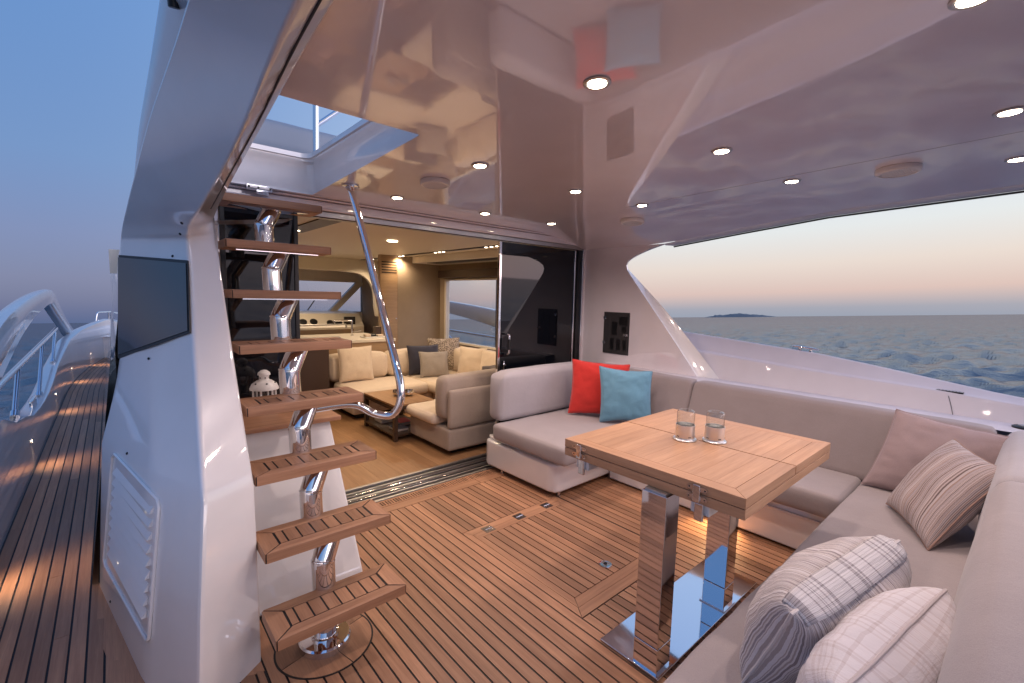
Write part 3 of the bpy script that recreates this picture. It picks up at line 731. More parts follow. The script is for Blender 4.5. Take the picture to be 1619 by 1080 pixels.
# ------------------------------------------------------------------ staircase
st = thing('staircase', 'open staircase of teak treads on a zigzag chrome spine with chrome handrail', 'staircase', SB)
NT, RISE = 8, .225
def tread_pos(i):        # i = 1..8
    return .345 + .0075 * (i - 1), .81 + .0075 * (i - 1), 1.505 + .146 * (i - 1), RISE * i
for i in range(1, NT + 1):
    x0, x1, y0, z = tread_pos(i); y1 = y0 + .19; th = .036
    if i == 8: y1 = y0 + .20
    core = box('tread', x0 + .0025, x1 - .0025, y0 + .0025, y1 - .0025, z - th, z - .003, 'caulk', st)
    fw, ew, ch = .048, .058, .0
    q = .0024
    def piece(nm, poly, mat, lo=z - th - .001, hi=z): prism(nm, poly, lo, hi, mat, core, 2, .0018, 1)
    piece('nosing', [(x0 + q * 1.5, y0), (x1 - q * 1.5, y0), (x1 - ew - q * 2, y0 + fw - q), (x0 + ew + q * 2, y0 + fw - q)], 'teak_cross')
    piece('rail', [(x0 + ew + q * 2, y1 - fw + q), (x1 - ew - q * 2, y1 - fw + q), (x1 - q * 1.5, y1), (x0 + q * 1.5, y1)], 'teak_cross')
    piece('end_board', [(x0, y0 + q), (x0 + ew - q, y0 + fw), (x0 + ew - q, y1 - fw), (x0, y1 - q)], 'teak')
    piece('end_board', [(x1, y0 + q), (x1, y1 - q), (x1 - ew + q, y1 - fw), (x1 - ew + q, y0 + fw)], 'teak')
    a, b = x0 + ew + q, x1 - ew - q; ws = [.6] + [1] * 6 + [.6]; tot = sum(ws); xx = a
    for w in ws:
        xe = xx + (b - a) * w / tot
        prism('slat', [(xx + .0032, y0 + fw + .002), (xe - .0032, y0 + fw + .002), (xe - .0032, y1 - fw - .002), (xx + .0032, y1 - fw - .002)], z - .012, z - .001, 'teak', core); xx = xe
    xc = (x0 + x1) / 2
    prism('bracket', [(x0 + .05, y0 + .05), (x1 - .05, y0 + .05), (xc + .06, y1 - .01), (xc - .06, y1 - .01)], z - th - .007, z - th - .0012, 'chrome', core)
for i in range(NT):
    if i == 0: pts = [(.56, 1.69, .02), (.562, 1.69, .20)]; x0, x1, y0, z = tread_pos(1)
    else:
        xa = .562 + .005 * i; ya = tread_pos(i)[2] + .205; za = tread_pos(i)[3]; yb, zb = tread_pos(i + 1)[2], tread_pos(i + 1)[3]
        pts = [(xa, ya, za - .03), (xa - .004, ya, zb - .128), (xa + .05, yb + .105, zb - .03)]
    sg = tube('spine_tube', pts if i == 0 else fillet(pts, .006, 2), .043, 'chrome', st, 24)
    if i: lathe('weld_collar', [(.0435, -.004), (.0455, -.002), (.0455, .002), (.0435, .004)], pts[1], 'chrome', sg, 24, (.25, .2, 1))
lathe('foot_flange', [(.094, .0025), (.094, .026), (.088, .032), (.05, .033), (.05, .04), (.043, .042)], SB, 'chrome', st, 40)
hr = [(.985, 2.43, zc(2.43) - .006), (1.0, 2.284, 1.617), (1.0, 2.071, 1.176), (1.0, 1.915, .905), (.985, 1.93, .80), (.93, 1.985, .772), (.81, 2.02, .838), (.64, 2.07, .83)]
tube('handrail', [(.985, 2.452, zc(2.452) - .006), (.99, 2.30, 1.635)] + catmull([(.996, 2.09, 1.245), (1.001, 1.965, 1.01), (1.003, 1.925, .91), (.995, 1.922, .83), (.965, 1.95, .777), (.90, 1.99, .788), (.83, 2.02, .832), (.74, 2.05, .836), (.60, 2.09, .82)], 8), .0185, 'chrome', st, 16)
lathe('rail_flange', [(.045, 0), (.045, -.005), (.024, -.008), (.02, -.02)], (.985, 2.452, zc(2.452) - .0005), 'chrome', st)
# white sloping locker behind the stairs with a teak top
sl = thing('stair_locker', 'sloping white locker standing behind the lower stair treads', 'locker', (.6, 2.4, 0))
prism('body', [(1.99, .001), (2.005, .04), (2.40, .655), (2.43, .675), (2.88, .675), (2.88, .001)], .358, .845, 'gelcoat', sl, 0, .012, 3)
box('top_board', .36, .885, 2.36, 2.88, .6765, .70, 'teak_cross', sl, .004, 2)
tube('floor_seam', [(.36, 1.985, .002), (.85, 1.985, .002)], .004, 'caulk', sl, 6)
# lantern
ln = thing('candle_lantern', 'white metal candle lantern behind the stairs on the locker top', 'lantern', (.59, 2.66, .70))
cx_, cy_, cz_ = .59, 2.66, .701
lathe('base', [(.052, 0), (.052, .008), (.047, .012)], (cx_, cy_, cz_), 'white_paint', ln, 6)
for k in range(6):
    a = R(60 * k); tube('post', [(cx_ + .045 * math.cos(a), cy_ + .045 * math.sin(a), cz_ + .01), (cx_ + .045 * math.cos(a), cy_ + .045 * math.sin(a), cz_ + .105)], .0042, 'white_paint', ln, 6)
lathe('pane', [(.042, .012), (.042, .104)], (cx_, cy_, cz_), 'clear_glass', ln, 6)
lathe('roof', [(.058, .104), (.058, .110), (.050, .128), (.030, .143), (.020, .146), (.020, .165), (.026, .168), (.024, .178), (.012, .188), (.004, .190)], (cx_, cy_, cz_), 'white_paint', ln, 24)
for k in range(6):
    a = R(60 * k + 30); lathe('hole', [(.004, -.001), (.004, .0015)], (cx_ + .0445 * math.cos(a), cy_ + .0445 * math.sin(a), cz_ + .1325), 'black', ln, 8, (math.cos(a), math.sin(a), 1))
    lathe('hole', [(.003, -.001), (.003, .001)], (cx_ + .0205 * math.cos(a), cy_ + .0205 * math.sin(a), cz_ + .156), 'black', ln, 8, (math.cos(a), math.sin(a), 0))
lathe('candle', [(.02, .012), (.02, .055), (.002, .056)], (cx_, cy_, cz_), 'wax', ln, 14)
ln.scale = (1.2, 1.2, 1.2)
# latch on the front wall of the skylight well
lt = thing('hatch_latch', 'chrome slide latch screwed to the skylight well above the top tread', 'latch', (.63, 2.79, 1.935))
Lz = at(408, 298, 1, 2.805)
LX, LZ = Lz.x, Lz.z
box('plate', LX - .055, LX + .07, 2.802, 2.809, LZ - .012, LZ + .018, 'chrome', lt, .002, 2)
box('bolt', LX - .05, LX + .06, 2.796, 2.803, LZ - .003, LZ + .011, 'brushed', lt, .002, 2)
box('tab', LX - .01, LX + .05, 2.794, 2.80, LZ - .032, LZ - .008, 'chrome', lt, .002, 2)
for k in (-.045, .0, .058): lathe('screw', [(.006, 0), (.005, .003), (.001, .0032)], (LX + k, 2.796, LZ + .004), 'black', lt, 10, (0, -1, 0))

# ------------------------------------------------------------------ saloon door wall
DY = 2.93
hd = thing('door_header', 'pale stepped door head rail running across below the ceiling', 'door rail', (1.9, 2.9, 1.85))
box('rail', .36, 3.44, 2.868, 2.99, 1.835, 1.888, 'ceiling_gelcoat', hd, .006, 2)
box('fascia', .36, 3.44, 2.895, 2.99, 1.801, 1.8335, 'brushed', hd, .003, 2)
box('upper_step', .36, 3.44, 2.84, 2.99, 1.8895, 1.9005, 'ceiling_gelcoat', hd, .004, 2)
tube('seal', [(.37, 2.90, 1.7985), (3.43, 2.90, 1.7985)], .003, 'rubber', hd, 6)
def glass_door(label, x0, x1, handle):
    d = thing('sliding_door', label, 'door', ((x0 + x1) / 2, DY, 0))
    box('pane', x0 + .02, x1 - .02, DY - .006, DY + .006, .03, 1.793, 'black_glass', d)
    for a in (x0, x1 - .024): box('stile', a, a + .024, DY - .014, DY + .014, .006, 1.796, 'chrome' if handle else 'black', d, .003, 2)
    box('rail', x0 + .024, x1 - .024, DY - .012, DY + .012, .006, .036, 'black', d)
    if handle:
        hx = x0 + .075
        for yy, s in ((DY - .014, -1), (DY + .014, 1)):
            h = tube('handle', fillet([(hx, yy, .86), (hx + .004, yy + s * .05, .86), (hx + .004, yy + s * .05, 1.03), (hx, yy, 1.03)], .025), .010, 'chrome', d, 12)
            tube('grip', [(hx + .004, yy + s * .05, .90), (hx + .004, yy + s * .05, .99)], .0125, 'black', h, 12)
        lathe('lock', [(.012, 0), (.012, .012), (.006, .014), (.005, .03)], (hx - .01, DY - .012, .77), 'chrome', d, 14, (0, -1, 0))
        box('latch', hx - .016, hx - .002, DY - .022, DY - .012, .72, .80, 'chrome', d, .002)
    return d
glass_door('black glass sliding door panel with chrome handle beside the red cushion', 2.41, 3.365, True)
glass_door('narrow black glass door panel behind the upper stair treads', .455, .852, False)
jb = thing('door_jamb', 'black and chrome upright door jamb beside the starboard wall', 'door frame', (3.40, 2.93, 0))
box('channel', 3.372, 3.418, 2.90, 2.97, .001, 1.80, 'black', jb)
box('trim', 3.4185, 3.434, 2.885, 2.965, .001, 1.80, 'chrome', jb, .002)
box('filler', 3.4345, 3.4492, 2.88, 2.98, .001, 1.834, 'ceiling_gelcoat', jb)
sw = struct(box('bulkhead', .30, .452, 2.935, 2.975, 0, 1.80, 'ceiling_gelcoat'))
# threshold: grating, metal track
gt = thing('drain_grating', 'long slotted teak drain grating along the saloon threshold', 'grating', (1.5, 2.63, 0))
for a, b in ((2.596, 2.608), (2.668, 2.680)): box('side_rail', .87, 2.85, a, b, -.012, .0006, 'teak_cross', gt)
k = 0
xx = .872
while xx < 2.84:
    box('slat', xx, xx + .011, 2.6085, 2.6675, -.012, .0004, 'teak', gt); xx += .0185
tr = thing('door_track', 'polished metal sliding door track set in the saloon threshold', 'door track', (1.5, 2.82, 0))
box('bed', .455, 3.44, 2.685, 2.985, -.058, -.004, 'black', tr)
for a, w, h, mt in ((2.69, .022, .004, 'brushed'), (2.73, .012, .012, 'brushed'), (2.775, .012, .008, 'chrome'), (2.81, .02, .004, 'brushed'), (2.845, .012, .012, 'chrome'), (2.89, .012, .008, 'brushed'), (2.955, .026, .006, 'brushed')):
    box('rail', .86, 3.43, a, a + w, -.006, h, mt, tr, .002, 2)
# wall locker with black door
lk = thing('wall_locker', 'black glass fronted switch locker set in the starboard wall', 'locker', (3.45, 2.48, .85))
box('frame', 3.4455, 3.4495, 2.345, 2.625, .845, 1.226, 'rubber', lk)
box('door', 3.4385, 3.4455, 2.35, 2.62, .85, 1.221, 'smoked_panel', lk, .002)
for (a, b, c, d) in ((2.36, 2.45, 1.11, 1.19), (2.47, 2.53, 1.02, 1.14), (2.37, 2.42, 1.05, 1.10), (2.50, 2.54, .885, .99), (2.43, 2.47, .885, .985), (2.365, 2.405, .885, .98)):
    box('switch_panel', 3.4365, 3.4385, a, b, c, d, 'black', lk)
for zz in (.93, 1.16): box('hinge', 3.4325, 3.439, 2.598, 2.622, zz, zz + .026, 'chrome', lk, .001, 1)
lathe('catch', [(.010, 0), (.010, .014), (.006, .018), (.001, .018)], (3.4385, 2.365, 1.025), 'chrome', lk, 14, (-1, 0, 0))
box('catch_plate', 3.4335, 3.4385, 2.352, 2.40, 1.015, 1.035, 'brushed', lk)

# ------------------------------------------------------------------ cockpit sofas
sf = thing('sofa_section', 'beige end sofa section on a white base with small chrome feet by the door', 'sofa', (2.65, 2.3, 0))
prism('base', [(2.17, 2.745), (2.145, 2.70), (2.155, 2.05), (2.175, 2.0), (2.22, 1.985), (3.44, 1.985), (3.44, 2.745)], .035, .235, 'gelcoat', sf, 2, .02, 4)
prism('plinth_lip', [(2.19, 2.735), (2.175, 2.70), (2.185, 2.05), (2.2, 2.02), (2.23, 2.01), (3.43, 2.01), (3.43, 2.735)], .2355, .262, 'gelcoat', sf, 2, .008, 2)
for (fx, fy) in ((2.235, 2.02), (2.185, 2.56), (2.80, 2.02), (2.80, 2.60)): lathe('foot', [(.017, 0), (.017, .006), (.012, .008), (.012, .04)], (fx, fy, .0006), 'chrome', sf, 14)
rbox('seat_cushion', 2.12, 3.13, 1.875, 2.62, .262, .388, .032, 'sofa_fabric', sf, .006)
def cut_corner(p):       # generous round shoulder at the free end of the backrest
    return p
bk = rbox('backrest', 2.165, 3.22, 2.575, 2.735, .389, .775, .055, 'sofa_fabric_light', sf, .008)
for v in bk.data.vertices:
    if v.co.x < 2.30 and v.co.z > .66:
        u = max(0, (2.30 - v.co.x) / .135); w = max(0, (v.co.z - .66) / .115)
        if u * u + w * w > 1:
            s = 1 / math.sqrt(u * u + w * w); v.co.x = 2.30 - u * s * .135; v.co.z = .66 + w * s * .115
sb = thing('bench_sofa', 'long beige bench sofa along the starboard side under the open sea view', 'sofa', (2.95, 1.0, 0))
box('base', 2.735, 3.44, -.30, 1.975, .012, .255, 'gelcoat', sb, .012, 3)
box('kick_strip', 2.725, 2.737, .56, 1.96, .20, .214, 'gelcoat', sb, .003, 2)
rbox('seat_cushion', 2.665, 3.14, .545, 1.868, .258, .388, .03, 'sofa_fabric', sb, .005)
def lean_s(p): return Vector((p.x + max(0, p.z - .39) * .36, p.y, p.z))
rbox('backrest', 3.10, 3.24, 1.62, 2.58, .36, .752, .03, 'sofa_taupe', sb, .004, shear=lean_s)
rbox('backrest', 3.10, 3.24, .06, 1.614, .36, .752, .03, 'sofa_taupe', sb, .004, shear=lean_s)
sa = thing('bench_sofa', 'beige aft bench sofa across the stern with four loose cushions on it', 'sofa', (2.0, .3, 0))
box('base', .68, 2.72, -.20, .50, .012, .255, 'gelcoat', sa, .012, 3)
rbox('seat_cushion', .62, 1.832, -.02, .540, .262, .390, .032, 'sofa_fabric', sa, .008)
rbox('seat_cushion', 1.838, 3.14, -.02, .536, .262, .390, .032, 'sofa_fabric', sa, .008)
def lean_a(p): return Vector((p.x, p.y - max(0, p.z - .39) * .12, p.z))
rbox('backrest', .66, 2.30, -.22, .075, .37, .77, .05, 'sofa_fabric', sa, .015, shear=lean_a)
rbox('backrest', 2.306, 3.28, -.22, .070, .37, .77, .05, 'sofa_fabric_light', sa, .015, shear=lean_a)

# ------------------------------------------------------------------ cushions
pillow('cushion', 'red square cushion leaning in the sofa corner behind the blue one', [(2.77, 2.43, .41), (3.05, 2.05, .41), (3.09, 2.08, .825), (2.835, 2.46, .845)], .14, 'red_fabric', 1)
pillow('cushion', 'light blue square cushion in front of the red one', [(2.80, 2.13, .40), (3.05, 1.835, .42), (3.085, 1.875, .80), (2.83, 2.18, .82)], .15, 'blue_fabric', 2)
pillow('cushion', 'large plain mauve cushion leaning in the starboard aft sofa corner', [(2.97, .52, .395), (2.99, .02, .395), (3.15, -.01, .745), (3.12, .43, .80)], .15, 'mauve_fabric', 3)
pillow('cushion', 'brown and beige striped cushion leaning on the mauve one', [(2.73, .375, .41), (2.36, .185, .40), (2.60, -.005, .715), (2.93, .185, .735)], .17, 'brown_stripe', 4, wr=.2)
C = pillow('cushion', 'grey striped gathered cushion with a plaid band along its edge', [(1.13, .39, .41), (1.79, .265, .41), (1.60, .185, .705), (1.04, .275, .70)], .25, 'grey_stripe', 5, boxy=.36, wr=.5)
D = pillow('cushion', 'off-white plaid cushion nearest the camera at the bottom edge', [(.92, .225, .41), (1.57, .125, .41), (1.44, .075, .69), (.89, .155, .70)], .22, 'white_plaid', 6, boxy=.36, wr=.7)
def band(root):
    BL, BR, TR, TL = Vector((1.13, .39, .41)), Vector((1.79, .265, .41)), Vector((1.60, .185, .705)), Vector((1.04, .275, .70))
    up = (TL - BL).normalized(); nn = (BR - BL).cross(TL - BL).normalized(); vs, fs, uv = [], [], []; K, J = 36, 6
    for i in range(K + 1):
        t = i / K; u = -1 + 2 * t
        c = TL.lerp(TR, .03 + .94 * t) - up * (.008 * (1 - u * u))
        for j in range(J + 1):
            s = -1 + 2 * j / J; w = .040 * (1 - .25 * u ** 6)
            p = c + nn * (s * w) + up * (.0115 - .006 * s * s - .14 * max(0, abs(u) - .9)) + up * noise.noise(Vector((t * 14, s, 3))) * .002
            vs.append(p); uv.append((t * .55, j / J * 1.0))
    for i in range(K):
        for j in range(J): b = i * (J + 1) + j; fs.append([b, b + 1, b + J + 2, b + J + 1])
    o = mesh('edge_band', vs, fs, 'band_plaid', root, True, None, uv)
    md = o.modifiers.new('thick', 'SOLIDIFY'); md.thickness = .003
band(C)

# ------------------------------------------------------------------ table
tb = thing('folding_table', 'teak folding table on two polished steel legs between the sofas', 'table', (1.83, .88, 0))
TX0, TX1, TXM, TY0, TY1, TZ = 1.418, 2.298, 1.862, .52, 1.257, .755
def leaf(x0, x1, z0, z1, border_lo, border_hi, name):
    core = box(name, x0 + .004, x1 - .004, TY0 + .004, TY1 - .004, z0 + .001, z1 - .003, 'table_teak', tb)
    bw = .055; a, b = x0, x1
    if border_lo: prism('edge_board', [(x0, TY0), (x0 + bw, TY0 + bw), (x0 + bw, TY1 - bw), (x0, TY1)], z0, z1, 'table_teak_edge', core, 2, .0012, 1); a = x0 + bw + .0006
    if border_hi: prism('edge_board', [(x1, TY0), (x1, TY1), (x1 - bw, TY1 - bw), (x1 - bw, TY0 + bw)], z0, z1, 'table_teak_edge', core, 2, .0012, 1); b = x1 - bw - .0006
    prism('end_board', [(x0 + (.0006 if border_lo else 0), TY0), (x1 - (.0006 if border_hi else 0), TY0), (b, TY0 + bw - .0006), (a, TY0 + bw - .0006)], z0, z1, 'table_teak', core, 2, .0012, 1)
    prism('end_board', [(a, TY1 - bw + .0006), (b, TY1 - bw + .0006), (x1 - (.0006 if border_hi else 0), TY1), (x0 + (.0006 if border_lo else 0), TY1)], z0, z1, 'table_teak', core, 2, .0012, 1)
    nb = 9; h = (TY1 - TY0 - 2 * bw) / nb
    for k in range(nb): box('board', a, b, TY0 + bw + k * h + .0003, TY0 + bw + (k + 1) * h - .0003, z0, z1, 'table_teak', core)
leaf(TX0, TXM - .003, .7205, TZ, True, False, 'leaf')
leaf(TXM + .004, TX1, .7205, TZ, False, True, 'leaf')
leaf(TX0 + .001, TX1 - .001, .685, .7185, True, True, 'lower_top')
for hy in (1.175, .672):
    h = thing('x', '', '') if False else None
    hb = box('hinge', TX0 - .009, TX0 - .0005, hy - .012, hy + .012, .692, .750, 'chrome', tb, .002, 2)
    for zz in (.705, .7365):
        for s in (-1, 1):
            prism('wing', [(hy + s * .010, zz - .0085), (hy + s * .03, zz - .0075), (hy + s * .037, zz), (hy + s * .03, zz + .0075), (hy + s * .010, zz + .0085)], TX0 - .0035, TX0 - .0003, 'chrome', hb, 0)
            lathe('screw', [(.003, 0), (.002, .0012)], (TX0 - .0035, hy + s * .027, zz), 'black', hb, 8, (-1, 0, 0))
    bl = box('latch_block', TX0 + .02, TX0 + .10, hy - .035, hy + .03, .642, .6842, 'white_paint', tb, .004, 2)
    box('latch', TX0 + .008, TX0 + .02, hy - .018, hy + .012, .622, .6835, 'chrome', bl, .003, 2)
prism('base_plate', [(1.39, .754), (2.268, .754), (2.268, 1.01), (1.39, 1.01)], .0012, .011, 'chrome', tb, 2, .003, 2)
for lx in (1.39, 1.927):
    lg = box('leg', lx + .004, lx + .094, .765, .862, .0115, .112, 'chrome', tb, .0025, 2)
    box('upper_tube', lx + .004, lx + .094, .765, .862, .1145, .676, 'chrome', lg, .0025, 2)
    box('collar', lx + .006, lx + .092, .767, .86, .1123, .1143, 'black', lg)
    box('top_plate', lx + .012, lx + .086, .773, .854, .6765, .6845, 'brushed', lg)
    box('foot_flange', lx - .004, lx + .102, .757, .87, .0112, .0165, 'chrome', lg, .002, 2)
# candle holders
for (cx0, cy0, lab) in ((1.826, .936, 'steel and glass candle holder, the one nearer the blue cushion'), (1.905, .845, 'steel and glass candle holder, the one nearer the striped cushions')):
    c = thing('candle_holder', lab, 'candle holder', (cx0, cy0, TZ), 'candle holders on the teak table')
    z0 = TZ + .0006
    lathe('base', [(.048, 0), (.049, .003), (.046, .007), (.039, .008)], (cx0, cy0, z0), 'steel_cup', c, 32)
    lathe('cup', [(.0385, .008), (.0395, .012), (.0395, .066), (.0375, .066), (.0375, .02), (.002, .02)], (cx0, cy0, z0), 'steel_cup', c, 32)
    for k in range(5):
        a = R(72 * k + 20); box_ = tube('slot', [(cx0 + .0397 * math.cos(a + t), cy0 + .0397 * math.sin(a + t), z0 + .018) for t in (-.14, 0, .14)], .0018, 'black', c, 6)
    lathe('glass', [(.0365, .021), (.0365, .120), (.034, .126), (.027, .129), (.021, .129), (.021, .1272), (.026, .1268), (.033, .124), (.0350, .119), (.0350, .021)], (cx0, cy0, z0), 'candle_glass', c, 40, ang=60)
    lathe('candle', [(.026, .0202), (.026, .05), (.02, .052), (.002, .05)], (cx0, cy0, z0), 'wax', c, 20)
    tube('wick', [(cx0, cy0, z0 + .05), (cx0 + .001, cy0, z0 + .058)], .001, 'black', c, 5)

# ------------------------------------------------------------------ ceiling lights and loudspeakers
def spot(parent, loc, watts, col, ang, blend, rad=.02, d=(0, 0, -1)):
    l = bpy.data.lights.new('bulb', 'SPOT'); l.energy = watts; l.color = col; l.spot_size = R(ang); l.spot_blend = blend; l.shadow_soft_size = rad
    o = bpy.data.objects.new('bulb', l); COL.objects.link(o); o.parent = parent
    o.location = Vector(loc) - ORG[parent.name]; o.rotation_euler = Vector(d).to_track_quat('-Z', 'Y').to_euler(); return o
WARM = (1, .79, .73)
LAMPS = [(944, 130, 'warm recessed downlight, largest, alone on the ceiling above the stairs side'), (759, 261, 'warm recessed downlight beside the forward round speaker'), (628, 312, 'warm recessed downlight just right of the handrail top'),
 (767, 337, 'warm recessed downlight above the chrome door edge'), (872, 353, 'warm recessed downlight above the black sliding door'), (910, 302, 'warm recessed downlight near the ceiling corner by the wall'),
 (1141, 238, 'warm recessed downlight in the middle of the sea reflection'), (1252, 286, 'warm recessed downlight just above the side opening, left of the big speaker'), (1015, 324, 'warm recessed downlight at the pointed tip of the reflection'),
 (1597, 176, 'warm recessed downlight at the right edge, the higher of two'), (1609, 251, 'warm recessed downlight at the right edge, the lower of two'), (1540, -6, 'warm recessed downlight cut by the top edge of the picture')]
def ceil_pt(px, py):
    z = 1.95
    for _ in range(8):
        p = at(px, py, 2, z); z = zceil(p.x, p.y)
    e = .01; n = Vector((-(zceil(p.x + e, p.y) - zceil(p.x - e, p.y)) / (2 * e), -(zceil(p.x, p.y + e) - zceil(p.x, p.y - e)) / (2 * e), 1)).normalized()
    return p, -n
for px, py, lab in LAMPS:
    p, n = ceil_pt(px, py); z = p.z - .0012
    t = thing('downlight', lab, 'downlight', (p.x, p.y, z), 'recessed downlights in the ceiling')
    lathe('bezel', [(.040, 0), (.040, .003), (.034, .006), (.028, .004)], (p.x, p.y, z), 'brushed', t, 28, n)
    lathe('lens', [(.0275, .0035), (.0275, .0048), (.02, .0056), (.001, .006)], (p.x, p.y, z), 'lamp_warm', t, 24, n)
    spot(t, (p.x, p.y, z - .012), 11, WARM, 150, .8)
for px, py, lab in ((688, 290, 'round white ceiling speaker by the skylight and handrail'), (1000, 352, 'round ceiling speaker near the wall corner, mostly hidden by glare'), (1420, 270, 'round white ceiling speaker with ribbed grille over the side opening')):
    p, n = ceil_pt(px, py - 4); z = p.z - .0015
    r = .085 if px != 688 else .075
    t = thing('ceiling_speaker', lab, 'speaker', (p.x, p.y, z), 'round ceiling speakers')
    lathe('ring', [(r, 0), (r, .016), (r * .95, .022), (r * .82, .024), (r * .80, .019)], (p.x, p.y, z), 'white_paint', t, 40, n)
    lathe('cone', [(r * .80, .017), (r * .4, .014), (.001, .014)], (p.x, p.y, z), 'grille_grey', t, 28, n)
    k = -7
    for k in range(-7, 8):
        yy = k * r * .105; hw = math.sqrt(max(0, (r * .8) ** 2 - yy * yy)) - .001
        c = Vector((p.x, p.y, z)) + n * .0205
        u = Vector((1, 0, 0)) - n * n.x; v = n.cross(u).normalized(); u.normalize()
        tube('grille_bar', [c + v * yy - u * hw, c + v * yy + u * hw], .0018, 'white_paint', t, 6)

# ------------------------------------------------------------------ saloon shell
fs_ = struct(box('saloon_floor', -.05, 3.72, 2.985, 9.0, -.06, -.013, 'dark_wood'))
k = 0; x = .45
while x < 3.65:
    for ya, yb in ((2.987, 3.9 + (k * .73) % 1.2), (3.9 + (k * .73) % 1.2, 7.6)):
        box('floorboard', x + .0004, x + .1596, ya + .0004, yb - .0004, -.013, .002, 'oak_floor', fs_)
    x += .16; k += 1
sc_ = struct(box('saloon_ceiling', .22, 3.72, 2.992, 8.9, 1.862, 1.90, 'cream_paint'))
struct(box('saloon_roof', .24, 3.74, 3.0, 8.9, 1.905, 2.10, 'gelcoat'))
SW = 3.66
ws = struct(box('saloon_wall', SW, SW + .05, 2.99, 4.02, 0, 1.862, 'fabric_wall'))
for (a, b, c, d) in ((4.02, 5.66, 0, .66), (4.02, 5.66, 1.57, 1.862), (5.66, 8.6, 0, 1.862)): box('wall_panel', SW, SW + .05, a, b, c, d, 'fabric_wall', ws)
pw_ = struct(box('saloon_wall', .22, .25, 2.99, 8.8, 0, 1.862, 'fabric_wall'))
sw_ = thing('saloon_window', 'large starboard saloon window showing sea between cream frames', 'window', (SW, 4.85, .66))
for (a, b, c, d) in ((4.02, 5.66, .66, .685), (4.02, 5.66, 1.55, 1.57), (4.02, 4.05, .685, 1.55), (5.62, 5.66, .685, 1.55)): box('frame', SW - .012, SW + .05, a, b, c, d, 'cream_paint', sw_)
box('pane', SW + .02, SW + .028, 4.05, 5.62, .685, 1.55, 'clear_glass', sw_)
box('divider', SW + .012, SW + .036, 4.50, 4.506, .685, 1.55, 'rubber', sw_)
vl = tag(box('window_valance', SW - .10, SW - .013, 3.02, 5.70, 1.585, 1.69, 'brown_panel', None, .004), 'dark brown blind box above the starboard saloon window', 'blind box')
sfit = tag(box('ceiling_soffit', 3.20, SW - .002, 3.02, 5.80, 1.775, 1.861, 'cream_paint', None, .006), 'lowered cream ceiling soffit along the starboard saloon side', 'soffit')
bx_ = tag(box('air_slot', 3.26, 3.42, 3.05, 5.5, 1.768, 1.7745, 'black'), 'long black air slot under the saloon soffit', 'air vent')
# tall cabinet wall closing the seating area forward
cw = thing('tall_cabinet', 'tall tan cabinet wall with slotted vent door forward of the sofa', 'cabinet', (3.2, 5.8, 0))
box('panel', 2.98, SW - .002, 5.80, 5.86, .003, 1.861, 'fabric_wall', cw)
box('door', 2.72, 2.976, 5.795, 5.86, .003, 1.861, 'tan_wood', cw, .003)
for k in range(5): box('vent_slot', 2.74, 2.96, 5.7925, 5.7955, 1.62 + k * .035, 1.635 + k * .035, 'black', cw)
lathe('knob', [(.008, 0), (.008, .01), (.003, .012)], (2.95, 5.795, 1.0), 'chrome', cw, 12, (0, -1, 0))
# galley counter behind the forward sofa
gc = thing('galley_counter', 'tan galley counter with pale worktop behind the forward sofa', 'counter', (2.3, 5.5, 0))
box('front', 1.80, 2.715, 5.36, 5.40, .003, .74, 'tan_wood', gc)
box('worktop', 1.42, 2.715, 5.34, 6.3, .742, .775, 'cream_paint', gc, .004)
box('shelf', 1.42, 2.6, 6.35, 6.9, .83, .86, 'cream_paint', gc, .004)
box('back', 1.42, 2.6, 6.4, 6.9, .003, .828, 'tan_wood', gc)
for (yy, zz, xa, xb) in ((5.33, .82, 1.55, 2.0), (6.3, .90, 1.7, 2.45)):
    tube('grab_rail', fillet([(xa, yy, zz - .045), (xa, yy, zz), (xb, yy, zz), (xb, yy, zz - .045)], .02), .012, 'brushed', gc, 10)
dc = tag(box('side_cabinet', 1.05, 1.745, 4.98, 5.335, .003, .775, 'brown_panel', None, .004), 'dark brown low cabinet seen behind the chrome stair spine', 'cabinet')
fa = thing('tap', 'square chrome galley tap standing on the worktop', 'tap', (2.35, 5.9, .775))
tube('neck', fillet([(2.37, 5.9, .7755), (2.37, 5.9, .98), (2.14, 5.9, .98), (2.14, 5.9, .955)], .015), .011, 'chrome', fa, 10)
lathe('foot', [(.022, 0), (.022, .012), (.014, .016)], (2.37, 5.9, .7752), 'chrome', fa, 14)
tube('lever', [(2.37, 5.885, .83), (2.47, 5.84, .85)], .007, 'chrome', fa, 8)
tr_ = thing('serving_tray', 'white tray with folded napkins on the galley worktop', 'tray', (2.55, 5.6, .775))
box('plate', 2.38, 2.68, 5.50, 5.68, .7755, .789, 'white_paint', tr_, .004)
for k, (a, b) in enumerate(((2.43, 5.56), (2.52, 5.60), (2.60, 5.57))): rbox('napkin', a - .04, a + .04, b - .035, b + .035, .7895, .826 - k * .008, .012, 'cream_fabric' if k != 1 else 'black', tr_, n=6)
bxx = tag(box('dark_canister', 2.62, 2.70, 5.72, 5.80, .7755, .90, 'dark_wood', None, .004), 'small dark box standing on the galley worktop end', 'box')
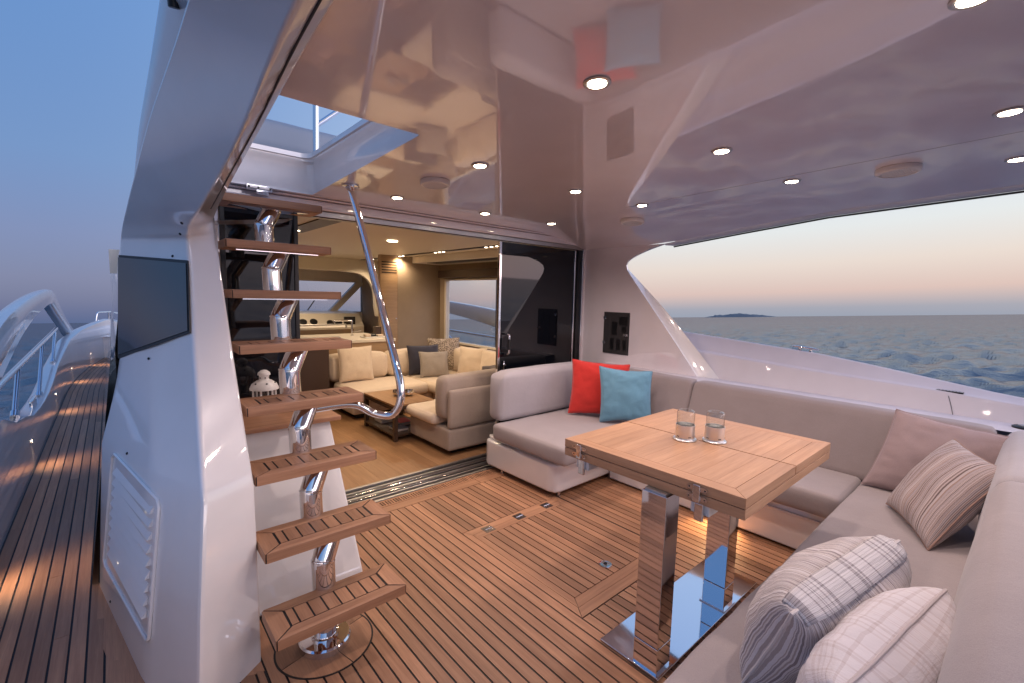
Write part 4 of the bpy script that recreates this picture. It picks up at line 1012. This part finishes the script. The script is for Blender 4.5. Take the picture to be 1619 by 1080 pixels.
# helm console and windscreen wall
hw_ = thing('helm_console', 'cream helm console with four round black gauges below the windscreen', 'console', (2.8, 8.2, 0))
prism('body', [(7.95, .003), (7.9, .75), (8.12, .97), (8.6, 1.0), (8.6, .003)], 1.5, 3.4, 'cream_paint', hw_, 0, .01, 2)
for k, gx in enumerate((2.38, 2.55, 2.82, 2.96)):
    g_ = lathe('gauge', [(.062, 0), (.062, .012), (.05, .014), (.001, .012)], (gx, 7.985 if k < 2 else 7.96, .835 if k < 2 else .81), 'black', hw_, 20, (0, -.71, .70))
box('screen', 3.05, 3.25, 7.93, 7.96, .78, .92, 'tinted_glass', hw_, .004)
# forward wall with the raked windscreen opening and a triangular quarter light
FY = 8.62
def wallpoly(name, poly, mat='cream_paint', y0=FY, y1=FY + .06, parent=None): return prism(name, poly, y0, y1, mat, parent, 1)
fw_ = struct(wallpoly('windscreen_wall', [(.0, 0), (3.72, 0), (3.72, .97), (.0, .97)]))
wallpoly('head', [(.0, 1.535), (3.55, 1.535), (3.72, 1.52), (3.72, 1.87), (.0, 1.87)], parent=fw_)
wallpoly('raked_post', [(3.0, .97), (3.14, .97), (3.70, 1.535), (3.545, 1.535)], y0=FY - .05, parent=fw_)
wallpoly('corner_post', [(3.66, .97), (3.72, .97), (3.72, 1.535), (3.70, 1.535), (3.66, 1.49)], parent=fw_)
ws1 = thing('windscreen', 'raked windscreen glass with a black wiper seen through the saloon', 'windscreen', (2.2, FY + .03, .97))
wallpoly('pane', [(.0, .972), (2.998, .972), (3.54, 1.533), (.0, 1.533)], 'clear_glass', FY + .025, FY + .031, ws1)
tube('wiper', [(2.92, FY + .16, 1.32), (2.70, FY + .16, 1.0)], .010, 'black', ws1, 6)
tube('wiper_blade', [(2.95, FY + .17, 1.34), (2.2, FY + .17, 1.08)], .007, 'black', ws1, 6)
ws2 = thing('quarter_light', 'dark blue triangular quarter window beside the raked post', 'window', (3.4, FY + .03, .97))
wallpoly('pane', [(3.145, .972), (3.658, .972), (3.658, 1.485)], 'clear_glass', FY + .025, FY + .031, ws2)
tube('seal', [(3.15, FY - .002, .976), (3.655, FY - .002, .976), (3.655, FY - .002, 1.478), (3.15, FY - .002, .976)], .008, 'rubber', ws2, 6)
# arched beam across the saloon ahead of the galley
pr = [(1.0, 1.86), (1.0, 1.66)] + [(1.0 + 1.9 * t, 1.66 + .012 * math.sin(3 * t)) for t in (.3, .6, .85)] + [(2.85 + .36 * math.sin(R(a)), 1.28 + .38 * math.cos(R(a))) for a in (10, 25, 40, 55, 70, 85)] + [(3.22, 1.1), (3.24, .97), (3.66, .97), (3.66, 1.86)]
ab = tag(prism('arched_beam', pr, 7.05, 7.12, 'cream_paint', None, 1), 'cream arched bulkhead beam framing the helm windows', 'beam')
# strip lights in the saloon ceiling
for (sx_, lab) in ((2.985, 'dark strip with warm spots along the starboard saloon ceiling'), (1.20, 'wide dark strip with warm spots near the stairs in the saloon ceiling')):
    t = thing('light_strip', lab, 'strip light', (sx_, 5, 1.86), 'saloon ceiling light strips')
    w = .025 if sx_ > 2 else .075
    box('channel', sx_ - w, sx_ + w, 3.05 if sx_ > 2 else 3.0, 7.0 if sx_ > 2 else 4.25, 1.853, 1.8615, 'black' if sx_ > 2 else 'brown_panel', t)
    for yy in ((3.75, 4.75, 5.75, 6.7) if sx_ > 2 else (4.2,)):
        for d in (-.09, 0, .09): lathe('led', [(.016, 0), (.016, .004), (.001, .005)], (sx_, yy + d, 1.853), 'led_warm', t, 12, (0, 0, -1))
        spot(t, (sx_, yy, 1.84), 20, (1, .74, .48), 150, .8, .06)
cl_ = thing('cabin_lamp', 'warm lamp in the middle of the saloon ceiling over the coffee table', 'lamp', (2.1, 4.2, 1.86))
lathe('disc', [(.05, 0), (.05, .008), (.001, .01)], (2.1, 4.2, 1.8615), 'led_warm', cl_, 20, (0, 0, -1))
spot(cl_, (2.1, 4.2, 1.83), 27, (1, .75, .50), 160, .9, .1)
for yy in (6.4, 7.6):
    c2 = thing('cabin_lamp', 'warm lamp in the saloon ceiling over the galley' if yy < 7 else 'warm lamp in the ceiling above the helm', 'lamp', (2.2, yy, 1.86))
    lathe('disc', [(.03, 0), (.03, .006), (.001, .008)], (2.2, yy, 1.8615), 'led_warm', c2, 16, (0, 0, -1)); spot(c2, (2.2, yy, 1.83), 16, (1, .75, .50), 160, .9, .08)

# ------------------------------------------------------------------ saloon furniture
us = thing('saloon_sofa', 'cream U-shaped saloon sofa around the coffee table', 'sofa', (2.7, 4.6, 0))
box('plinth', 1.92, 3.6, 4.68, 5.25, .003, .06, 'black', us)
rbox('base', 1.85, 3.62, 4.60, 5.32, .06, .20, .02, 'beige_fabric', us)
rbox('seat_cushion', 1.84, 2.72, 4.52, 5.15, .203, .335, .045, 'cream_fabric', us, .012)
rbox('seat_cushion', 2.73, 3.60, 3.75, 5.15, .203, .335, .045, 'cream_fabric', us, .012)
rbox('base', 2.80, 3.62, 3.70, 4.598, .06, .20, .02, 'beige_fabric', us)
rbox('back_cushion', 1.80, 2.50, 5.10, 5.32, .337, .635, .06, 'cream_fabric', us, .02)
rbox('back_cushion', 2.51, 3.10, 5.10, 5.32, .337, .635, .06, 'cream_fabric', us, .02)
rbox('back_cushion', 3.36, 3.62, 3.75, 5.09, .337, .65, .06, 'cream_fabric', us, .02)
as_ = thing('saloon_sofa', 'cream sofa end seen from behind just inside the threshold', 'sofa', (2.5, 3.4, 0))
box('plinth', 2.12, 3.55, 3.16, 3.66, .003, .05, 'black', as_)
rbox('base', 2.04, 3.60, 3.08, 3.74, .05, .235, .02, 'taupe_fabric', as_)
rbox('seat_cushion', 1.99, 3.58, 3.26, 3.78, .238, .335, .04, 'cream_fabric', as_, .01)
bb = rbox('back_panel', 2.045, 3.60, 3.07, 3.13, .236, .565, .028, 'taupe_fabric', as_)
bc = rbox('back_cushion', 2.03, 3.58, 3.132, 3.31, .30, .665, .06, 'taupe_fabric', as_, .015)
ct = thing('coffee_table', 'low coffee table with dark frame, wood top and magazine shelf', 'coffee table', (2.08, 4.04, 0))
cx0, cx1, cy0, cy1 = 1.87, 2.29, 3.71, 4.37
box('top', cx0, cx1, cy0, cy1, .325, .343, 'oak_floor', ct, .003)
for (a, b, c, d) in ((cx0, cx1, cy0, cy0 + .035), (cx0, cx1, cy1 - .035, cy1), (cx0, cx0 + .035, cy0 + .035, cy1 - .035), (cx1 - .035, cx1, cy0 + .035, cy1 - .035)): box('apron', a, b, c, d, .292, .3245, 'dark_wood', ct)
for a in (cx0, cx1 - .038):
    for b in (cy0, cy1 - .038): box('leg', a + .001, a + .037, b + .001, b + .037, .003, .2915, 'dark_wood', ct)
box('shelf', cx0 + .002, cx1 - .002, cy0 + .002, cy1 - .002, .045, .062, 'dark_wood', ct)
for k, (a, b, w) in enumerate(((1.94, 3.80, .12), (2.06, 3.96, .13), (1.95, 4.14, .12))):
    mg = thing('magazine', ['magazine lying on the coffee table shelf nearest the door', 'magazine in the middle of the coffee table shelf', 'magazine at the far end of the coffee table shelf'][k], 'magazine', (a, b, .062), 'magazines on the shelf')
    rbox('pages', a, a + w, b, b + .16, .0625, .085 + .006 * k, .004, 'paper', mg, n=5); box('jacket', a - .002, a + w + .002, b - .002, b + .162, .0855 + .006 * k, .088 + .006 * k, ['navy_fabric', 'red_fabric', 'grey_fabric'][k], mg)
bw_ = thing('bowl', 'pair of small silver bowls on the coffee table', 'bowl', (2.1, 4.05, .343))
for (a, b) in ((2.08, 4.06), (2.17, 4.0)): lathe('cup', [(.022, 0), (.045, .018), (.05, .04), (.044, .058), (.04, .058), (.045, .04), (.002, .006)], (a, b, .3432), 'chrome', bw_, 22)
# saloon cushions
def pz(label, c, w, h, th, mat, yaw, lean=.08, seed=0):
    c = Vector(c); d = Vector((math.cos(R(yaw)), math.sin(R(yaw)), 0)); nb = Vector((-d.y, d.x, 0)); up = Vector((0, 0, h)) + nb * (lean)
    return pillow('cushion', label, [c - d * w / 2, c + d * w / 2, c + d * w / 2 + up, c - d * w / 2 + up], th, mat, seed, n=20)
pz('big cream cushion at the left end of the saloon sofa', (2.06, 4.99, .345), .40, .39, .14, 'cream_fabric', 0, .07, 11)
pz('dark navy cushion in the saloon sofa corner', (2.93, 4.98, .345), .42, .36, .13, 'navy_fabric', -8, .08, 12)
pz('speckled brown cushion behind the navy one', (3.25, 5.02, .36), .44, .42, .12, 'boucle_fabric', -14, .06, 13)
pz('small grey cushion in front of the navy one', (2.93, 4.74, .345), .36, .30, .12, 'grey_fabric', -18, .10, 14)
pz('cream cushion below the saloon window, next to the door edge', (3.30, 4.10, .345), .40, .36, .13, 'cream_fabric', -78, .07, 15)
pz('cream cushion below the saloon window, nearer the speckled cushion', (3.28, 4.50, .345), .40, .36, .13, 'cream_fabric', -72, .07, 16)
pz('flat grey cushion lying on the sofa end by the threshold', (2.80, 3.40, .45), .46, .24, .12, 'grey_fabric', 4, -.05, 17)
pz('dark grey cushion half hidden on the sofa end seat', (2.30, 3.40, .345), .30, .16, .10, 'grey_fabric', 0, -.05, 18)

# ------------------------------------------------------------------ port bulwark, arch and rail along the side deck
BT = [(-1.5, .78), (2.2, .76), (3.1, .68), (3.73, .587), (4.4, .45), (5.13, .33), (5.7, .295), (6.3, .305), (7.7, .44), (9.25, .61), (10.4, .66), (12.2, .70)]
def side_line(f, ys): return [Vector(f(y)) for y in ys]
ysp = [-1.5, 0, 1.2, 2.2, 2.7, 3.1, 3.5, 3.9, 4.3, 4.7, 5.1, 5.5, 5.9, 6.3, 6.8, 7.3, 7.7, 8.3, 8.9, 9.4, 10, 10.6, 11.2, 11.8, 12.2]
def bt(y):
    for (a, va), (b, vb) in zip(BT, BT[1:]):
        if a <= y <= b: t = (y - a) / (b - a); t = t * t * (3 - 2 * t); return va + (vb - va) * t
    return BT[-1][1]
def bulwark(sgn, name):
    X = (lambda x: x) if sgn > 0 else (lambda x: 3.8 - x)
    ys = ysp if sgn > 0 else [y for y in ysp if y >= 2.7]
    L = [[Vector((X(x + bow(y)), y, z if z is not None and z < 0.2 else (bt(y) + dz))) for y in ys] for x, z, dz in ((-.488, -.01, 0), (-.492, .04, 0), (-.500, None, -.02), (-.505, None, -.004), (-.518, None, 0), (-.60, None, .004), (-.625, None, -.008), (-.64, None, -.03), (-.70, .1, 0), (-.70, -2.4, 0))]
    return struct(loft(name, L, 'bulwark_gelcoat', None, True, 50))
bulwark(1, 'port_bulwark')
bulwark(-1, 'side_deck_bulwark')
ARCH_T = [(3.2, .60), (3.9, .84), (4.95, 1.07), (6.17, 1.195), (7.4, 1.265), (8.4, 1.288), (8.85, 1.25), (9.1, 1.145), (9.9, .80), (10.5, .60)]
ARCH_B = [(3.3, .55), (4.0, .58), (4.79, .744), (5.6, .90), (6.6, 1.018), (7.4, 1.07), (7.9, 1.10), (8.3, 1.09), (9.2, .80), (9.75, .57)]
def arch(sgn, label):
    X = (lambda x: x) if sgn > 0 else (lambda x: 3.8 - x)
    t = thing('wing_arch', label, 'arch', (X(-.66), 6.5, .45), 'bulwark arches')
    T = catmull([(0, y, z) for y, z in ARCH_T], 5); B = catmull([(0, y, z) for y, z in ARCH_B], 5)
    L = []
    for x, w in ((-.60, 1.0), (-.585, .94), (-.585, .5), (-.585, .06), (-.60, 0), (-.64, -.02), (-.69, .05), (-.69, .95), (-.64, 1.03), (-.60, 1.0)):
        L.append([Vector((X(x + bow(b.y)), b.y + (a.y - b.y) * w, b.z + (a.z - b.z) * w)) for a, b in zip(T, B)])
    loft('band', L, 'gelcoat', t, True, 50)
    return t
arch(1, 'white arched bulwark wing on the port side deck above the rail')
arch(-1, 'grey arch band crossing the starboard saloon window outside')
def deck_rail(sgn, label):
    X = (lambda x: x) if sgn > 0 else (lambda x: 3.8 - x)
    t = thing('side_rail', label, 'handrail', (X(-.57), 6.5, .3), 'side deck handrails')
    tube('top_tube', [Vector((X(-.565), 4.0, .69)), Vector((X(-.57), 4.44, .70)), Vector((X(-.575), 6.5, .735)), Vector((X(-.58), 8.65, .768))], .020, 'chrome', t, 14)
    for (ya, yb, zb) in ((4.69, 5.08, .70), (6.07, 6.75, .728), (7.55, 8.19, .752)):
        zf = bt(ya)
        pst = tube('stanchion', [(X(-.56), ya, zf + .0), (X(-.565), yb, zb - .005)], .016, 'chrome', t, 12)
        lathe('socket', [(.026, 0), (.026, .05), (.018, .056)], (X(-.558), ya, zf + .002), 'chrome', pst, 14, (0, (yb - ya), zb - zf))
    return t
deck_rail(1, 'polished tube handrail with raked posts along the port side deck')
deck_rail(-1, 'thin handrail outside the starboard saloon window')
kc = thing('mooring_cleat', 'chrome mooring cleat at the foot of the port side rail', 'cleat', (-.55, 5.62, .30))
for yy in (5.56, 5.70): lathe('post', [(.022, 0), (.016, .02), (.018, .055)], (-.555, yy, bt(yy) + .001), 'chrome', kc, 14)
tube('horn', [(-.555, 5.44, bt(5.6) + .068), (-.555, 5.52, bt(5.6) + .062), (-.555, 5.74, bt(5.6) + .062), (-.555, 5.82, bt(5.6) + .068)], [.006, .016, .016, .006], 'chrome', kc, 10)
# foredeck and bow rail
fd = struct(prism('foredeck', [(-.50, 11.55), (-.1, 11.56), (.6, 11.4), (4.0, 11.6), (4.0, 14.6), (1.9, 17.5), (-.2, 14.6)], -.5, .40, 'gelcoat', None, 2, .05, 3))
struct(prism('foredeck_step', [(-.34, 12.2), (.6, 12.1), (3.9, 12.2), (3.6, 14.4), (1.9, 16.8), (.1, 14.4)], .40, .58, 'gelcoat', None, 2, .06, 3))
br = thing('bow_rail', 'thin stainless bow rail on the foredeck far forward', 'handrail', (-.1, 13, .55))
tube('top_tube', fillet([(-.28, 12.9, .56), (-.24, 12.95, .80), (.0, 13.6, .79), (.25, 14.2, .80), (.27, 14.2, .56)], .06), .014, 'chrome', br, 10)
for (a, b) in ((-.07, 13.45), (.11, 13.9)): tube('post', [(a, b, .56), (a, b, .785)], .012, 'chrome', br, 8)
# courtesy lamps low in the port bulwark, one warm pool each
for k, yy in enumerate((2.92, 4.78, 6.75, 8.75, 10.5)):
    t = thing('courtesy_light', ['small warm step light nearest the pillar on the side deck', 'second warm step light along the side deck from the pillar', 'third warm step light along the side deck, by the cleat', 'fourth warm step light along the side deck', 'farthest warm step light before the foredeck'][k], 'step light', (-.5 + bow(yy), yy, .20), 'side deck courtesy lights')
    x = -.4965 + bow(yy)
    lathe('bezel', [(.016, 0), (.016, .003), (.011, .005)], (x, yy, .20), 'chrome', t, 16, (1, 0, 0))
    lathe('lens', [(.0105, .003), (.0105, .0055), (.001, .006)], (x, yy, .20), 'led_warm', t, 12, (1, 0, 0))
    spot(t, (x + .012, yy, .195), 2.3, (1, .72, .48), 118, 1.0, .008, (.66, 0, -.75))
ul = thing('courtesy_light', 'warm light under the starboard sofa edge beyond the table', 'step light', (2.73, 1.12, .16))
lathe('bezel', [(.018, 0), (.018, .003), (.012, .005)], (2.7345, 1.12, .15), 'chrome', ul, 16, (-1, 0, 0))
lathe('lens', [(.0115, .003), (.0115, .0055), (.001, .006)], (2.7345, 1.12, .15), 'led_warm', ul, 12, (-1, 0, 0))
spot(ul, (2.72, 1.12, .145), 5, (1, .66, .34), 110, .6, .01, (-.6, 0, -.8))

# ------------------------------------------------------------------ flybridge seen through the skylight
fb = thing('flybridge_sofa', 'blue-grey flybridge seat back seen through the skylight', 'sofa', (1.1, 3.9, 2.12))
rbox('backrest', .42, 1.56, 3.76, 3.98, 2.36, 2.60, .07, 'grey_leather', fb)
box('base', .45, 1.50, 3.78, 3.96, 2.12, 2.358, 'gelcoat', fb, .02, 3)
po = thing('bimini_frame', 'chrome awning frame tubes above the skylight', 'awning frame', (1.1, 3.4, 2.12))
tube('post', [(1.12, 3.4, 2.12), (1.135, 3.4, 3.0)], .021, 'chrome', po, 12)
tube('brace', [(1.13, 3.4, 2.50), (1.75, 3.15, 3.05)], .016, 'chrome', po, 10)
tube('post', [(1.02, 2.05, 2.12), (1.02, 2.05, 2.16), (1.06, 2.1, 2.9)], .016, 'rubber', po, 10)
